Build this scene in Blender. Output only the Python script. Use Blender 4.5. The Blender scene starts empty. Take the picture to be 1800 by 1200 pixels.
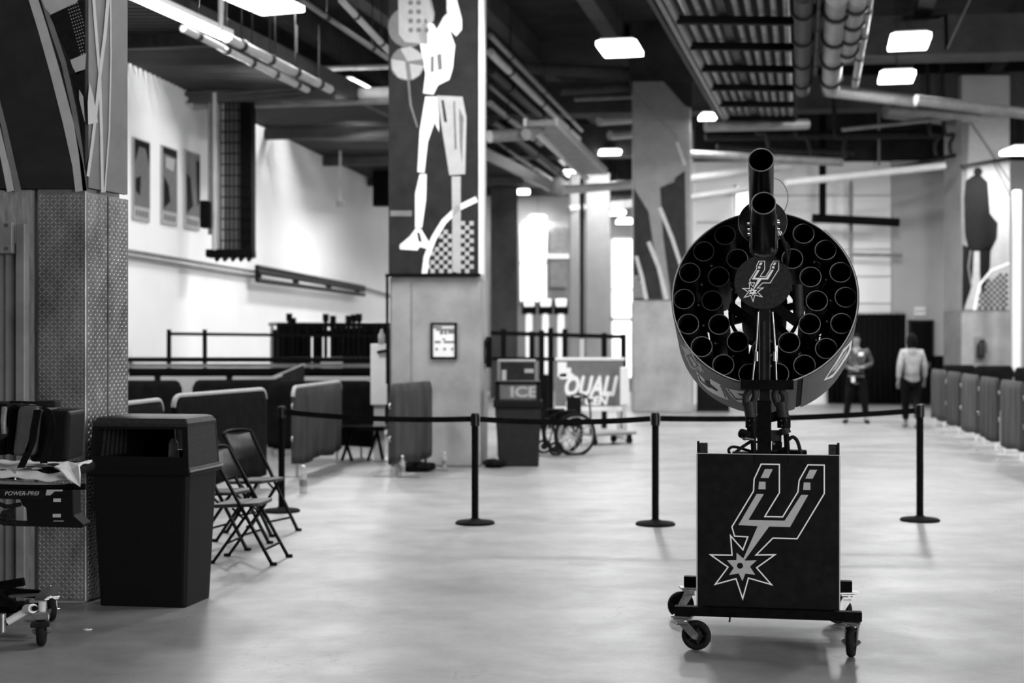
import bpy, bmesh, math, random
from mathutils import Vector, Matrix
PI = math.pi
rad = math.radians
S = bpy.context.scene
C = S.collection
rng = random.Random(7)

# ------------------------------------------------------------------ camera, world, lights, exposure
F, CX, HY, EYE = 2500.0, 900.0, 595.0, 1.7
cd = bpy.data.cameras.new('camera')
cam = bpy.data.objects.new('camera', cd); C.objects.link(cam)
cam.location = (0, 0, EYE); cam.rotation_euler = (PI/2, 0, 0)
cd.sensor_width = 36; cd.lens = F/1800*36
cd.shift_y = -(600-HY)/1800
cd.clip_end = 300
cd.dof.use_dof = True; cd.dof.focus_distance = 7.85; cd.dof.aperture_fstop = 1.8
S.camera = cam
w = bpy.data.worlds.new('world'); S.world = w; w.use_nodes = True
w.node_tree.nodes['Background'].inputs[0].default_value = (1, 1, 1, 1)
w.node_tree.nodes['Background'].inputs[1].default_value = 0.05
S.view_settings.view_transform = 'Standard'; S.view_settings.look = 'None'
S.view_settings.gamma = 1; S.view_settings.use_curve_mapping = False
S.view_settings.exposure = 0.0
S.cycles.use_denoising = True
S.cycles.max_bounces = 6; S.cycles.diffuse_bounces = 4

def area(x, y, z, sx, sy, power, rot=(0, 0, 0)):
    l = bpy.data.lights.new('lamp_or_fill', 'AREA'); l.shape = 'RECTANGLE'
    l.size = sx; l.size_y = sy; l.energy = power
    o = bpy.data.objects.new('lamp_or_fill', l); C.objects.link(o)
    o.location = (x, y, z); o.rotation_euler = rot
    return o
# rows of hall lamps outside the frame (the same hanging fixtures, overhead and beyond the sides)
for (x, y, z, p) in [(-4.5, 15.0, 7.0, 330), (1.0, 16.5, 7.0, 430), (6.5, 14.0, 7.0, 330), (1.5, 9.5, 7.0, 190),
                     (11, 20, 7, 480), (13.5, 28, 7, 520), (3, 21, 7.0, 470), (-2.2, 5.0, 7.0, 30)]:
    area(x, y, z, 0.8, 1.2, p)
# area lights added under the low deck to brighten the white wall
for (x, y, z, p) in [(-4.0, 16, 5.7, 90), (-4.1, 21, 5.7, 140), (-3.3, 26.5, 5.6, 230), (-2.7, 32.5, 5.6, 240)]:
    area(x, y, z, .3, 2.4, p, (0, rad(-25), 0))
# added fill light behind the photographer, to the right, brightening the front faces
area(11, -4, 3.4, 7, 4.2, 1850, (PI/2+.04, 0, math.atan2(11, 14)))

# ------------------------------------------------------------------ materials
MATS = {}
def mat(name, v=0.5, rough=0.6, metal=0.0, emit=0.0, spec=0.5, noise=None, bump=None, alpha=1, trans=0, coat=0):
    """noise=(scale, amount, detail[, stretch xyz]); bump=(scale, strength)"""
    m = bpy.data.materials.new(name); m.use_nodes = True
    nt = m.node_tree; b = nt.nodes['Principled BSDF']
    b.inputs['Base Color'].default_value = (v, v, v, 1)
    b.inputs['Roughness'].default_value = rough
    b.inputs['Metallic'].default_value = metal
    b.inputs['Specular IOR Level'].default_value = spec
    b.inputs['Coat Weight'].default_value = coat
    if trans: b.inputs['Transmission Weight'].default_value = trans
    if alpha < 1: b.inputs['Alpha'].default_value = alpha
    if emit:
        b.inputs['Emission Color'].default_value = (1, 1, 1, 1)
        b.inputs['Emission Strength'].default_value = emit
    if noise or bump:
        tc = nt.nodes.new('ShaderNodeTexCoord')
    if noise:
        mp = nt.nodes.new('ShaderNodeMapping')
        if len(noise) > 3: mp.inputs['Scale'].default_value = noise[3]
        nt.links.new(tc.outputs['Object'], mp.inputs[0])
        n = nt.nodes.new('ShaderNodeTexNoise'); n.inputs['Scale'].default_value = noise[0]
        n.inputs['Detail'].default_value = noise[2]; n.inputs['Roughness'].default_value = 0.62
        nt.links.new(mp.outputs[0], n.inputs['Vector'])
        r = nt.nodes.new('ShaderNodeMapRange')
        r.inputs['From Min'].default_value = 0.3; r.inputs['From Max'].default_value = 0.7
        r.inputs['To Min'].default_value = max(0, v-noise[1]); r.inputs['To Max'].default_value = v+noise[1]
        nt.links.new(n.outputs['Fac'], r.inputs['Value'])
        nt.links.new(r.outputs[0], b.inputs['Base Color'])
    if bump:
        n2 = nt.nodes.new('ShaderNodeTexNoise'); n2.inputs['Scale'].default_value = bump[0]; n2.inputs['Detail'].default_value = 4
        nt.links.new(tc.outputs['Object'], n2.inputs['Vector'])
        bp = nt.nodes.new('ShaderNodeBump'); bp.inputs['Strength'].default_value = bump[1]; bp.inputs['Distance'].default_value = 0.01
        nt.links.new(n2.outputs['Fac'], bp.inputs['Height']); nt.links.new(bp.outputs[0], b.inputs['Normal'])
    MATS[name] = m
    return m
M = MATS
mat('black_paint', 0.003, 0.6, spec=0.06, noise=(30, 0.0015, 3))
mat('tube_black', 0.004, 0.6, spec=0.25, noise=(12, 0.001, 2))
mat('black_gloss', 0.003, 0.3, spec=0.3, noise=(12, 0.001, 2))
mat('black_matte', 0.004, 0.9, spec=0.12, noise=(25, 0.003, 3))
mat('black_rubber', 0.008, 0.8, spec=0.2, noise=(40, 0.006, 3))
mat('black_plastic', 0.006, 0.5, spec=0.10, noise=(60, 0.001, 3), bump=(220, 0.15))
mat('grey_plastic', 0.022, 0.55, spec=.15, noise=(60, 0.008, 3), bump=(220, 0.15))
mat('black_fabric', 0.004, 1, spec=0.12, noise=(9, 0.002, 4), bump=(60, 0.3))
mat('grey_fabric', 0.024, 0.9, noise=(5, 0.012, 4, (1, 1, .3)), bump=(60, 0.3))
mat('grey_fabric_pale', 0.040, 0.9, noise=(5, 0.015, 4, (1, 1, .3)), bump=(60, 0.3))
mat('case_grey', 0.06, 0.5, spec=.3, noise=(20, 0.01, 3))
mat('lit_edge_pale', 0.30, 0.8, noise=(30, 0.05, 3))
mat('panel_black', 0.006, 0.6, spec=0.12, noise=(18, 0.003, 4))
mat('drum_grey', 0.085, 0.5, spec=.25, noise=(10, 0.008, 4))
mat('lip_grey', 0.16, 0.4, noise=(30, 0.03, 3))
mat('print_white', 0.85, 0.5, noise=(30, 0.02, 3))
mat('print_silver', 0.42, 0.5, noise=(60, 0.02, 3))
mat('print_dark', 0.006, 0.6, spec=.15, noise=(20, 0.003, 3))
mat('print_mid', 0.14, 0.55, noise=(8, 0.02, 3))
mat('print_light', 0.38, 0.55, noise=(8, 0.03, 3))
mat('banner_dark', 0.018, 0.6, spec=.15, noise=(4, 0.006, 4))
mat('banner_mid', 0.12, 0.5, noise=(4, 0.02, 4))
mat('banner_grey', 0.17, 0.6, noise=(4, 0.02, 4))
mat('bin_dark', 0.012, 0.6, spec=.2, noise=(8, 0.003, 3))
mat('barrel_black', 0.003, 0.3, spec=.14, noise=(8, 0.001, 2))
mat('chrome', 0.62, 0.22, 1.0, noise=(12, 0.08, 3))
mat('steel', 0.42, 0.38, 1.0, noise=(20, 0.1, 3))
mat('diamond_plate', 0.24, 0.36, 0.7, noise=(5, 0.12, 5, (1, 1, .5)))
mat('lug_metal', 0.42, 0.38, 0.5, noise=(5, 0.15, 5, (1, 1, .5)))
mat('galvanised', 0.33, 0.45, 0.5, noise=(14, 0.08, 3))
mat('plywood', 0.20, 0.7, noise=(14, 0.07, 6, (3, 3, .5)))
mat('concrete_column', 0.25, 0.75, noise=(1.6, 0.07, 8), bump=(12, 0.3))
mat('concrete_pale', 0.36, 0.8, noise=(0.8, 0.05, 6))
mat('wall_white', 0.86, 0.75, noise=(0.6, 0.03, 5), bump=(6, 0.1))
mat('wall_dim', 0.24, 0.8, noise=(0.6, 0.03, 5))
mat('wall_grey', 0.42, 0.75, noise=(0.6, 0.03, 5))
mat('ceiling_dark', 0.012, 0.95, noise=(1.5, 0.01, 4))
mat('deck_metal', 0.012, 0.6, 0.2, noise=(2, 0.008, 4))
mat('beam_concrete', 0.05, 0.85, noise=(1.2, 0.022, 6))
mat('pipe_dark', 0.015, 0.5, spec=.2, noise=(10, 0.008, 3))
mat('pipe_grey', 0.20, 0.45, 0.2, noise=(4, 0.05, 4))
mat('rack_pipe', 0.24, 0.5, noise=(4, 0.08, 4))
mat('pipe_pale', 0.5, 0.45, noise=(3, 0.06, 4))
mat('white_paint', 0.8, 0.5, noise=(8, 0.03, 3))
mat('paper', 0.75, 0.8, noise=(18, 0.04, 3))
mat('sheet_cloth', 0.62, 0.9, noise=(10, 0.05, 4), bump=(14, 0.5))
mat('lamp_glow', 1, 0.5, emit=9, noise=None)
mat('window_glow', 0.9, 0.5, emit=1.7)
mat('skin', 0.22, 0.55, noise=(30, 0.02, 3))
mat('hair', 0.004, 0.9, spec=.1, noise=(60, 0.002, 4))
mat('shirt_grey', 0.30, 0.9, noise=(14, 0.05, 4))
mat('uniform_grey', 0.05, 0.9, noise=(9, 0.035, 3))
mat('trousers', 0.004, 1, spec=0.12, noise=(20, 0.004, 3))
mat('clear_plastic', 0.5, 0.15, alpha=0.55, noise=(20, 0.1, 2))
mat('seat_vinyl', 0.02, 0.5, spec=.3, noise=(20, 0.008, 3))

def floor_material():
    m = bpy.data.materials.new('polished_concrete'); m.use_nodes = True
    nt = m.node_tree; N = nt.nodes; L = nt.links; b = N['Principled BSDF']
    tc = N.new('ShaderNodeTexCoord')
    def noise(scale, detail, stretch=(1, 1, 1), rough=0.6):
        mp = N.new('ShaderNodeMapping'); mp.inputs['Scale'].default_value = stretch
        L.new(tc.outputs['Object'], mp.inputs[0])
        n = N.new('ShaderNodeTexNoise'); n.inputs['Scale'].default_value = scale; n.inputs['Detail'].default_value = detail
        n.inputs['Roughness'].default_value = rough; L.new(mp.outputs[0], n.inputs['Vector']); return n.outputs['Fac']
    def mrange(v, a, b2, c, d):
        r = N.new('ShaderNodeMapRange'); r.inputs['From Min'].default_value = a; r.inputs['From Max'].default_value = b2
        r.inputs['To Min'].default_value = c; r.inputs['To Max'].default_value = d; L.new(v, r.inputs['Value']); return r.outputs[0]
    def mul(a, c):
        r = N.new('ShaderNodeMath'); r.operation = 'MULTIPLY'; L.new(a, r.inputs[0]); L.new(c, r.inputs[1]); return r.outputs[0]
    big = mrange(noise(0.55, 8, (1, 1.6, 1)), 0.3, 0.74, 0.17, 0.31)
    mid = mrange(noise(3.2, 9, (1, 1, 1), 0.7), 0.3, 0.75, 0.80, 1.10)
    fine = mrange(noise(38, 6, (1, 1, 1), 0.7), 0.3, 0.7, 0.92, 1.06)
    # hairline cracks: edges of a warped voronoi, kept only in patches
    mp = N.new('ShaderNodeMapping'); L.new(tc.outputs['Object'], mp.inputs[0])
    wn = N.new('ShaderNodeTexNoise'); wn.inputs['Scale'].default_value = 2.5; wn.inputs['Detail'].default_value = 7
    L.new(mp.outputs[0], wn.inputs['Vector'])
    mx = N.new('ShaderNodeVectorMath'); mx.operation = 'MULTIPLY_ADD'
    L.new(wn.outputs['Color'], mx.inputs[0]); mx.inputs[1].default_value = (.9, .9, .9); L.new(mp.outputs[0], mx.inputs[2])
    vo = N.new('ShaderNodeTexVoronoi'); vo.feature = 'DISTANCE_TO_EDGE'; vo.inputs['Scale'].default_value = 0.9
    L.new(mx.outputs[0], vo.inputs['Vector'])
    crack = mrange(vo.outputs['Distance'], 0.0, 0.006, 0.0, 1.0)
    keep = mrange(noise(1.3, 3), 0.50, 0.60, 0.0, 0.35)
    inv = N.new('ShaderNodeMath'); inv.operation = 'SUBTRACT'; inv.inputs[0].default_value = 1; L.new(crack, inv.inputs[1])
    ck = mul(inv.outputs[0], keep)
    inv2 = N.new('ShaderNodeMath'); inv2.operation = 'SUBTRACT'; inv2.inputs[0].default_value = 1; L.new(ck, inv2.inputs[1])
    col = mul(mul(mul(big, mid), fine), inv2.outputs[0])
    L.new(col, b.inputs['Base Color'])
    L.new(mrange(noise(2.0, 6), 0.3, 0.7, 0.34, 0.52), b.inputs['Roughness'])
    b.inputs['Specular IOR Level'].default_value = 0.5
    MATS['floor'] = m
floor_material()

# ------------------------------------------------------------------ pixel helpers
def at(px, py, D):
    return Vector(((px-CX)/F*D, D, EYE+(HY-py)/F*D))
def atz(px, py, z):
    D = (z-EYE)*F/(HY-py)
    return at(px, py, D)
def ground(px, py):
    return atz(px, py, 0)

# ------------------------------------------------------------------ mesh builder
class MB:
    def __init__(self):
        self.v = []; self.f = []; self.s = []
    def add(self, vs, fs, smooth=False, X=None):
        o = len(self.v)
        self.v += [tuple(X @ Vector(p)) if X else tuple(p) for p in vs]
        self.f += [tuple(i+o for i in f) for f in fs]
        self.s += [smooth]*len(fs)
        return self
    def box(self, lo, hi, X=None):
        x0, y0, z0 = lo; x1, y1, z1 = hi
        return self.add([(x0,y0,z0),(x1,y0,z0),(x1,y1,z0),(x0,y1,z0),(x0,y0,z1),(x1,y0,z1),(x1,y1,z1),(x0,y1,z1)],
                        [(0,3,2,1),(4,5,6,7),(0,1,5,4),(1,2,6,5),(2,3,7,6),(3,0,4,7)], False, X)
    def cbox(self, c, s, X=None):
        return self.box([c[i]-s[i]/2 for i in range(3)], [c[i]+s[i]/2 for i in range(3)], X)
    def bar(self, a, b, w, h, up=(0, 0, 1)):
        a = Vector(a); b = Vector(b); d = (b-a).normalized(); u = Vector(up)
        if abs(d.dot(u)) > .98: u = Vector((0, 1, 0))
        s = d.cross(u).normalized()*w/2; t = s.cross(d).normalized()*h/2
        vs = [a-s-t, a+s-t, a+s+t, a-s+t, b-s-t, b+s-t, b+s+t, b-s+t]
        return self.add(vs, [(0,1,2,3),(7,6,5,4),(0,4,5,1),(1,5,6,2),(2,6,7,3),(3,7,4,0)])
    def cyl(self, a, b, r, r2=None, n=16, caps=True):
        a = Vector(a); b = Vector(b); r2 = r if r2 is None else r2
        d = (b-a).normalized(); u = Vector((0, 0, 1)) if abs(d.z) < .9 else Vector((1, 0, 0))
        s = d.cross(u).normalized(); t = s.cross(d)
        vs = []
        for (p, q) in ((a, r), (b, r2)):
            for i in range(n):
                g = 2*PI*i/n; vs.append(p+(s*math.cos(g)+t*math.sin(g))*q)
        self.add(vs, [(i, n+i, n+(i+1) % n, (i+1) % n) for i in range(n)], True)
        if caps:
            self.add(vs[:n], [tuple(range(n))]); self.add(vs[n:], [tuple(range(n-1, -1, -1))])
        return self
    def path(self, pts, r, n=8, closed=False):
        pts = [Vector(p) for p in pts]; m = len(pts); vs = []; pu = None
        for i, p in enumerate(pts):
            if closed: d = (pts[(i+1) % m]-pts[i-1]).normalized()
            else: d = (pts[min(i+1, m-1)]-pts[max(i-1, 0)]).normalized()
            if pu is None:
                pu = Vector((0, 0, 1)) if abs(d.z) < .9 else Vector((1, 0, 0))
            s = d.cross(pu).normalized(); t = s.cross(d).normalized(); pu = t
            for k in range(n):
                g = 2*PI*k/n; vs.append(p+(s*math.cos(g)+t*math.sin(g))*r)
        fs = []
        for i in range(m if closed else m-1):
            j = (i+1) % m
            for k in range(n): fs.append((i*n+k, j*n+k, j*n+(k+1) % n, i*n+(k+1) % n))
        self.add(vs, fs, True)
        if not closed:
            self.add(vs[:n], [tuple(range(n))]); self.add(vs[-n:], [tuple(range(n-1, -1, -1))])
        return self
    def hollow(self, a, b, ro, ri, n=32, bottom=False):
        """open pipe from a to b"""
        a = Vector(a); b = Vector(b); d = (b-a).normalized()
        u = Vector((0, 0, 1)) if abs(d.z) < .9 else Vector((1, 0, 0))
        s = d.cross(u).normalized(); t = s.cross(d); vs = []
        for (p, q) in ((a, ro), (b, ro), (b, ri), (a, ri)):
            for i in range(n):
                g = 2*PI*i/n; vs.append(p+(s*math.cos(g)+t*math.sin(g))*q)
        for q in range(4):
            q2 = (q+1) % 4
            self.add([vs[q*n+i] for i in range(n)]+[vs[q2*n+i] for i in range(n)],
                     [(i, n+i, n+(i+1) % n, (i+1) % n) for i in range(n)], q in (0, 2))
        if bottom: self.cyl(a, a+d*.004, ri*.99, n=n)
        return self
    def lathe(self, prof, n=24, X=None):
        vs = []; fs = []
        for (r, z) in prof:
            for i in range(n):
                g = 2*PI*i/n; vs.append((r*math.cos(g), r*math.sin(g), z))
        for j in range(len(prof)-1):
            for i in range(n): fs.append((j*n+i, j*n+(i+1) % n, (j+1)*n+(i+1) % n, (j+1)*n+i))
        return self.add(vs, fs, True, X)
    def prism(self, poly, d0, d1, X=None):
        """poly in XY (list of 2d), extruded along Z d0..d1, then X"""
        n = len(poly)
        ar = sum(poly[i][0]*poly[(i+1) % n][1]-poly[(i+1) % n][0]*poly[i][1] for i in range(n))
        if ar < 0: poly = poly[::-1]
        vs = [(x, y, d0) for x, y in poly]+[(x, y, d1) for x, y in poly]
        fs = [tuple(range(n-1, -1, -1)), tuple(range(n, 2*n))]+[(i, (i+1) % n, n+(i+1) % n, n+i) for i in range(n)]
        return self.add(vs, fs, False, X)
    def build(self, name, m, parent=None, bevel=0, seg=2):
        me = bpy.data.meshes.new(name); me.from_pydata(self.v, [], self.f)
        me.polygons.foreach_set('use_smooth', self.s); me.update()
        o = bpy.data.objects.new(name, me); C.objects.link(o)
        me.materials.append(M[m] if isinstance(m, str) else m)
        if parent: o.parent = parent
        if bevel:
            md = o.modifiers.new('bevel', 'BEVEL'); md.width = bevel; md.segments = seg; md.limit_method = 'ANGLE'; md.angle_limit = rad(40)
        return o

def empty(name, loc=(0, 0, 0), rz=0, rot=None):
    o = bpy.data.objects.new(name, None); C.objects.link(o)
    o.location = loc; o.rotation_euler = rot or (0, 0, rz)
    return o
def tag(o, label=None, cat=None, group=None, kind=None):
    if label: o['label'] = label
    if cat: o['category'] = cat
    if group: o['group'] = group
    if kind: o['kind'] = kind
    return o
def children(o): return [x for x in bpy.data.objects if x.parent == o]
def copy_tree(o, parent=None):
    c = o.copy(); C.objects.link(c); c.parent = parent
    for ch in children(o): copy_tree(ch, c)
    return c
def struct(o):
    o['kind'] = 'structure'; return o
def text_mesh(txt, size, m, name, parent, X, shear=0, extrude=0.001, align='LEFT', bold=0):
    cu = bpy.data.curves.new(name, 'FONT'); cu.body = txt; cu.size = size; cu.extrude = extrude; cu.shear = shear
    cu.align_x = align; cu.resolution_u = 3
    o = bpy.data.objects.new(name, cu); C.objects.link(o)
    dg = bpy.context.evaluated_depsgraph_get()
    me = bpy.data.meshes.new_from_object(o.evaluated_get(dg))
    bpy.data.objects.remove(o); bpy.data.curves.remove(cu)
    if bold:          # heavier strokes: the glyphs laid over themselves with small shifts
        bm = bmesh.new()
        for q_, (dx, dy) in enumerate(((0, 0), (bold, 0), (-bold, 0), (0, bold), (0, -bold), (bold*.7, bold*.7), (-bold*.7, -bold*.7))):
            m2 = me.copy(); m2.transform(Matrix.Translation((dx, dy, q_*.0001))); bm.from_mesh(m2); bpy.data.meshes.remove(m2)
        bm.to_mesh(me); bm.free()
    me.materials.clear(); me.materials.append(M[m]); me.transform(X)
    o = bpy.data.objects.new(name, me); C.objects.link(o); o.parent = parent
    return o
def frame_X(o, xdir, ydir):
    """matrix whose local X, Y, Z = xdir, ydir, cross"""
    x = Vector(xdir).normalized(); y = Vector(ydir).normalized(); z = x.cross(y)
    m = Matrix((x, y, z)).transposed().to_4x4(); m.translation = Vector(o); return m
def smoothpath(pts, k=6):
    pts = [Vector(p) for p in pts]; out = []
    for i in range(len(pts)-1):
        p0 = pts[max(i-1, 0)]; p1 = pts[i]; p2 = pts[i+1]; p3 = pts[min(i+2, len(pts)-1)]
        for j in range(k):
            t = j/k
            out.append(.5*((2*p1)+(p2-p0)*t+(2*p0-5*p1+4*p2-p3)*t*t+(3*p1-p0-3*p2+p3)*t**3))
    out.append(pts[-1]); return out
def stroke(mb, pts, wd, X, d0, d1, closed=True):
    """mitred outline of a 2-D polygon as thin quads raised from the surface"""
    n = len(pts); P = [Vector(p) for p in pts]; L = []; R = []
    for i in range(n):
        a = P[i-1] if (closed or i) else P[i]; b = P[i]; c = P[(i+1) % n] if (closed or i < n-1) else P[i]
        d1_ = (b-a); d2_ = (c-b)
        if d1_.length < 1e-9: d1_ = d2_
        if d2_.length < 1e-9: d2_ = d1_
        d1_ = d1_.normalized(); d2_ = d2_.normalized()
        n1 = Vector((-d1_.y, d1_.x)); n2 = Vector((-d2_.y, d2_.x)); m_ = (n1+n2)
        if m_.length < 1e-4: m_ = n1.copy()
        m_.normalize(); s = min(1/max(m_.dot(n1), .18), 4.0)*wd/2
        L.append(b+m_*s); R.append(b-m_*s)
    for i in range(n if closed else n-1):
        j = (i+1) % n
        mb.prism([tuple(L[i]), tuple(L[j]), tuple(R[j]), tuple(R[i])], d0, d1, X)
    return mb

# ------------------------------------------------------------------ team emblem (flat print), coordinates of the drawing, y down
EM_OUT = [(570,213),(659,213),(659,353),(588,472),(675,472),(749,347),(755,290),(797,213),(876,213),(876,353),(745,578),(627,578),
          (545,664),(637,660),(548,727),(620,808),(508,779),(480,882),(447,784),(345,815),(408,728),(322,669),(428,668),(420,571),
          (481,640),(505,575),(440,573),(427,527),(533,347),(536,288)]
EM_FILL = [[(548,361),(583,361),(508,491),(684,491),(765,361),(799,361),(711,521),(609,521),(492,688),(483,684),(553,521),(459,517)],
           [(560,300),(592,300),(592,337),(557,337)], [(777,300),(809,300),(809,337),(774,337)],
           [(589,237),(627,237),(606,281),(568,281)], [(806,237),(842,237),(820,281),(785,281)],
           [(450,655),(484,684),(492,693),(549,690),(515,722),(541,762),(493,757),(479,795),(460,757),(413,767),(436,731),(403,694),(449,692)]]
def emblem(parent, X, s, c=(600, 548), line=5.5, fillm='print_silver'):
    """X: frame of the surface (local z out of it); s metres per drawing unit; c the drawing point put at the origin"""
    q = lambda p: ((p[0]-c[0])*s, -(p[1]-c[1])*s)
    mb = MB(); stroke(mb, [q(p) for p in EM_OUT], line*s, X, 0.0006, 0.0016); mb.build('emblem_outline', 'print_white', parent)
    mb = MB()
    for poly in EM_FILL: mb.prism([q(p) for p in poly], 0.0006, 0.0014, X)
    mb.build('emblem_fill', fillm, parent)
    mb = MB(); cc = q((467, 719))
    mb.prism([(cc[0]+15*s*math.cos(a*PI/8), cc[1]+15*s*math.sin(a*PI/8)) for a in range(16)], 0.0014, 0.0020, X)
    mb.build('emblem_dot', 'print_dark', parent)

# ================================================================== THE SETTING
fl = MB(); fl.box((-12, -3, -.2), (22, 52, 0)); struct(fl.build('floor', 'floor'))
# left white block wall, running away along the hall
WLa = Vector((-7.75, 10, 0)); WLd = Vector((0.135, 1, 0))
def wl(D, z=0, off=0):
    p = WLa+WLd*(D-10); return Vector((p.x+off, D, z))
def wlpx(px, py, off=0):
    """point on the left wall seen at a pixel"""
    t = (px-CX)/F
    D = (WLa.x+off-.135*10)/(t-.135)
    return at(px, py, D)
mb = MB()
a, b_ = wl(2), wl(46)
mb.prism([(a.x, a.y), (b_.x, b_.y), (b_.x-.3, b_.y), (a.x-.3, a.y)], 0, 7.2)
struct(mb.build('wall_left', 'wall_white'))
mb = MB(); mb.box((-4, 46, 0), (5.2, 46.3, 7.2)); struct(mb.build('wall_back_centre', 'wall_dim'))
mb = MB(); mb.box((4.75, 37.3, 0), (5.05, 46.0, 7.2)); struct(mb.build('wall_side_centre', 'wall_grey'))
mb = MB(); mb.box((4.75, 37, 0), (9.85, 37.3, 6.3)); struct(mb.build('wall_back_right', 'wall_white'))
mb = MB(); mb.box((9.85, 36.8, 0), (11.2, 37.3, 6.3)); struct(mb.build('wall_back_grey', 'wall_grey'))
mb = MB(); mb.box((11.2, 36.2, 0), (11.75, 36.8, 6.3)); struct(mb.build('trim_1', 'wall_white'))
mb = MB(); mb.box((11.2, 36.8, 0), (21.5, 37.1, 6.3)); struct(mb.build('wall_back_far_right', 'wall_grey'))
mb = MB(); mb.box((21.5, 2, 0), (21.8, 37.1, 9)); struct(mb.build('wall_right', 'wall_grey'))
# siding joints of the back wall: recessed-looking shadow battens, each a piece
wbr = bpy.data.objects['wall_back_right']
for z in (1.9, 2.6, 3.3, 4.0, 4.7, 5.4):
    m_ = MB(); m_.box((4.8, 36.97, z), (9.85, 37, z+.035)); m_.build('siding_joint', 'wall_grey', wbr)
mb = MB(); mb.box((4.75, 36.9, 6.3), (21.5, 37.3, 9)); struct(mb.build('trim_2', 'ceiling_dark'))
mb = MB(); mb.box((-4, 45.6, 6.3), (5.2, 45.9, 9)); struct(mb.build('trim_3', 'ceiling_dark'))
mb = MB(); mb.box((-12, 1, 9.0), (22, 48, 9.2)); ceil = struct(mb.build('ceiling', 'ceiling_dark'))
DIR = Vector((0.215, 1, 0)).normalized(); PER = Vector((1, -0.215, 0)).normalized()
for i in range(14):          # tee stems
    o_ = Vector((-9+i*2.3, 12, 8.75)); mb = MB(); mb.bar(o_, o_+DIR*34, .34, .5); mb.build('beam', 'beam_concrete', ceil)
for (D, z, h, wd, x0, x1) in [(30.3, 7.95, .8, 1.0, 4.5, 22), (24.0, 8.3, .7, .9, -8, 22), (35.5, 7.7, .8, .8, -3, 22), (41, 7.4, .9, .8, -3, 22)]:
    mb = MB(); mb.bar((x0, D-(x0-4)*.12, z), (x1, D-(x1-4)*.12, z), wd, h); mb.build('girder', 'beam_concrete', ceil)

# lower corrugated deck along the left wall
dk = empty('corrugated_deck', (0, 0, 0)); tag(dk, 'dark corrugated metal deck soffit running along top of the white left wall', 'deck')
mb = MB(); zd = 6.05
def deck_pt(D, s):
    l = wl(D).x; r = -4.7+(D-18.1)*.25
    return Vector((l+(r-l)*s, D, zd))
n_r = 150
for i in range(n_r):
    D0 = 11+i*.2; Dm = D0+.1; D1 = D0+.2
    for (Da, Db, za) in ((D0, Dm, 0), (Dm, D1, .12)):
        vs = [deck_pt(Da, 0), deck_pt(Db, 0), deck_pt(Db, 1), deck_pt(Da, 1)]
        for v in vs: v.z += za
        o4 = [v+Vector((0, 0, .02)) for v in vs]
        mb.add(vs+o4, [(0,1,2,3),(7,6,5,4),(0,4,5,1),(1,5,6,2),(2,6,7,3),(3,7,4,0)])
o = mb.build('corrugated_sheet', 'deck_metal', dk); tag(o, kind='stuff')
mb = MB(); mb.bar(deck_pt(11, 1)+Vector((.06, 0, .06)), deck_pt(41, 1)+Vector((.06, 0, .06)), .12, .3); mb.build('edge_beam', 'pipe_dark', dk)
for D in (16, 20.5, 25, 29.5, 34, 38.5):
    mb = MB(); mb.bar(deck_pt(D, 0)-Vector((0, 0, .12)), deck_pt(D-.4, 1)-Vector((0, 0, .12)), .16, .2); mb.build('joist', 'beam_concrete' if D > 24 else 'pipe_dark', dk)

# ------------------------------------------------------------------ columns
def plane_map(P0, xd, nrm):
    """returns f(px,py)->(u,z) on the plane through P0, u measured along xd"""
    P0 = Vector(P0); xd = Vector(xd).normalized(); nrm = Vector(nrm).normalized()
    def f(px, py):
        d = Vector(((px-CX)/F, 1, (HY-py)/F)); o_ = Vector((0, 0, EYE))
        t = (P0-o_).dot(nrm)/d.dot(nrm); p = o_+d*t
        return ((p-P0).dot(xd), p.z-P0.z)
    X = frame_X(P0, xd, (0, 0, 1))   # local z = xd x up
    return f, X
def prints(parent, f, X, polys, side=1):
    """polys: (material, name, [(px,py)...], layer)"""
    for (m, name, pts, lay) in polys:
        mb = MB(); q = [f(*p) for p in pts]
        mb.prism(q, .004+.002*lay, .0055+.002*lay, X); mb.build(name, m, parent)
def sweep(pts, w0, w1):
    """polygon of a tapering curved stripe through px points"""
    P = [Vector(p) for p in pts]; L = []; R = []
    for i, p in enumerate(P):
        d = (P[min(i+1, len(P)-1)]-P[max(i-1, 0)]).normalized(); n = Vector((-d.y, d.x)); w_ = w0+(w1-w0)*i/(len(P)-1)
        L.append(tuple(p+n*w_/2)); R.append(tuple(p-n*w_/2))
    return L+R[::-1]

# --- the near column, clad in diamond plate
c0 = empty('clad_column', (-3.2, 9.6, 0)); c0w = Matrix.Translation(-Vector((-3.2, 9.6, 0)))
tag(c0, 'thick near column clad in diamond plate below a dark banner at left edge', 'column')
F0, F1, F2 = Vector((-4.1, 9.14, 0)), Vector((-2.735, 9.14, 0)), Vector((-2.598, 9.60, 0))
ZC = 2.66
mb = MB(); mb.prism([(-4.1, 9.17), (-2.76, 9.17), (-2.645, 9.58), (-2.90, 10.3), (-4.1, 10.3)], 0, 9.0, c0w); mb.build('column_core', 'concrete_column', c0)
mb = MB(); mb.prism([(-4.1, 9.12), (-3.075, 9.12), (-3.075, 9.168), (-4.1, 9.168)], 0.02, ZC-.01, c0w); mb.build('plywood_panel', 'plywood', c0)
XL = -3.045
mb = MB(); mb.box((XL, 9.13, .02), (-2.745, 9.165, ZC), c0w)
mb.build('front_plate', 'diamond_plate', c0, bevel=.004)
mb = MB()
sd = (F2-F1).normalized(); sn = Vector((sd.y, -sd.x, 0))
a_ = F1+sn*.002+Vector((0, .005, 0)); seam = .235
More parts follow.
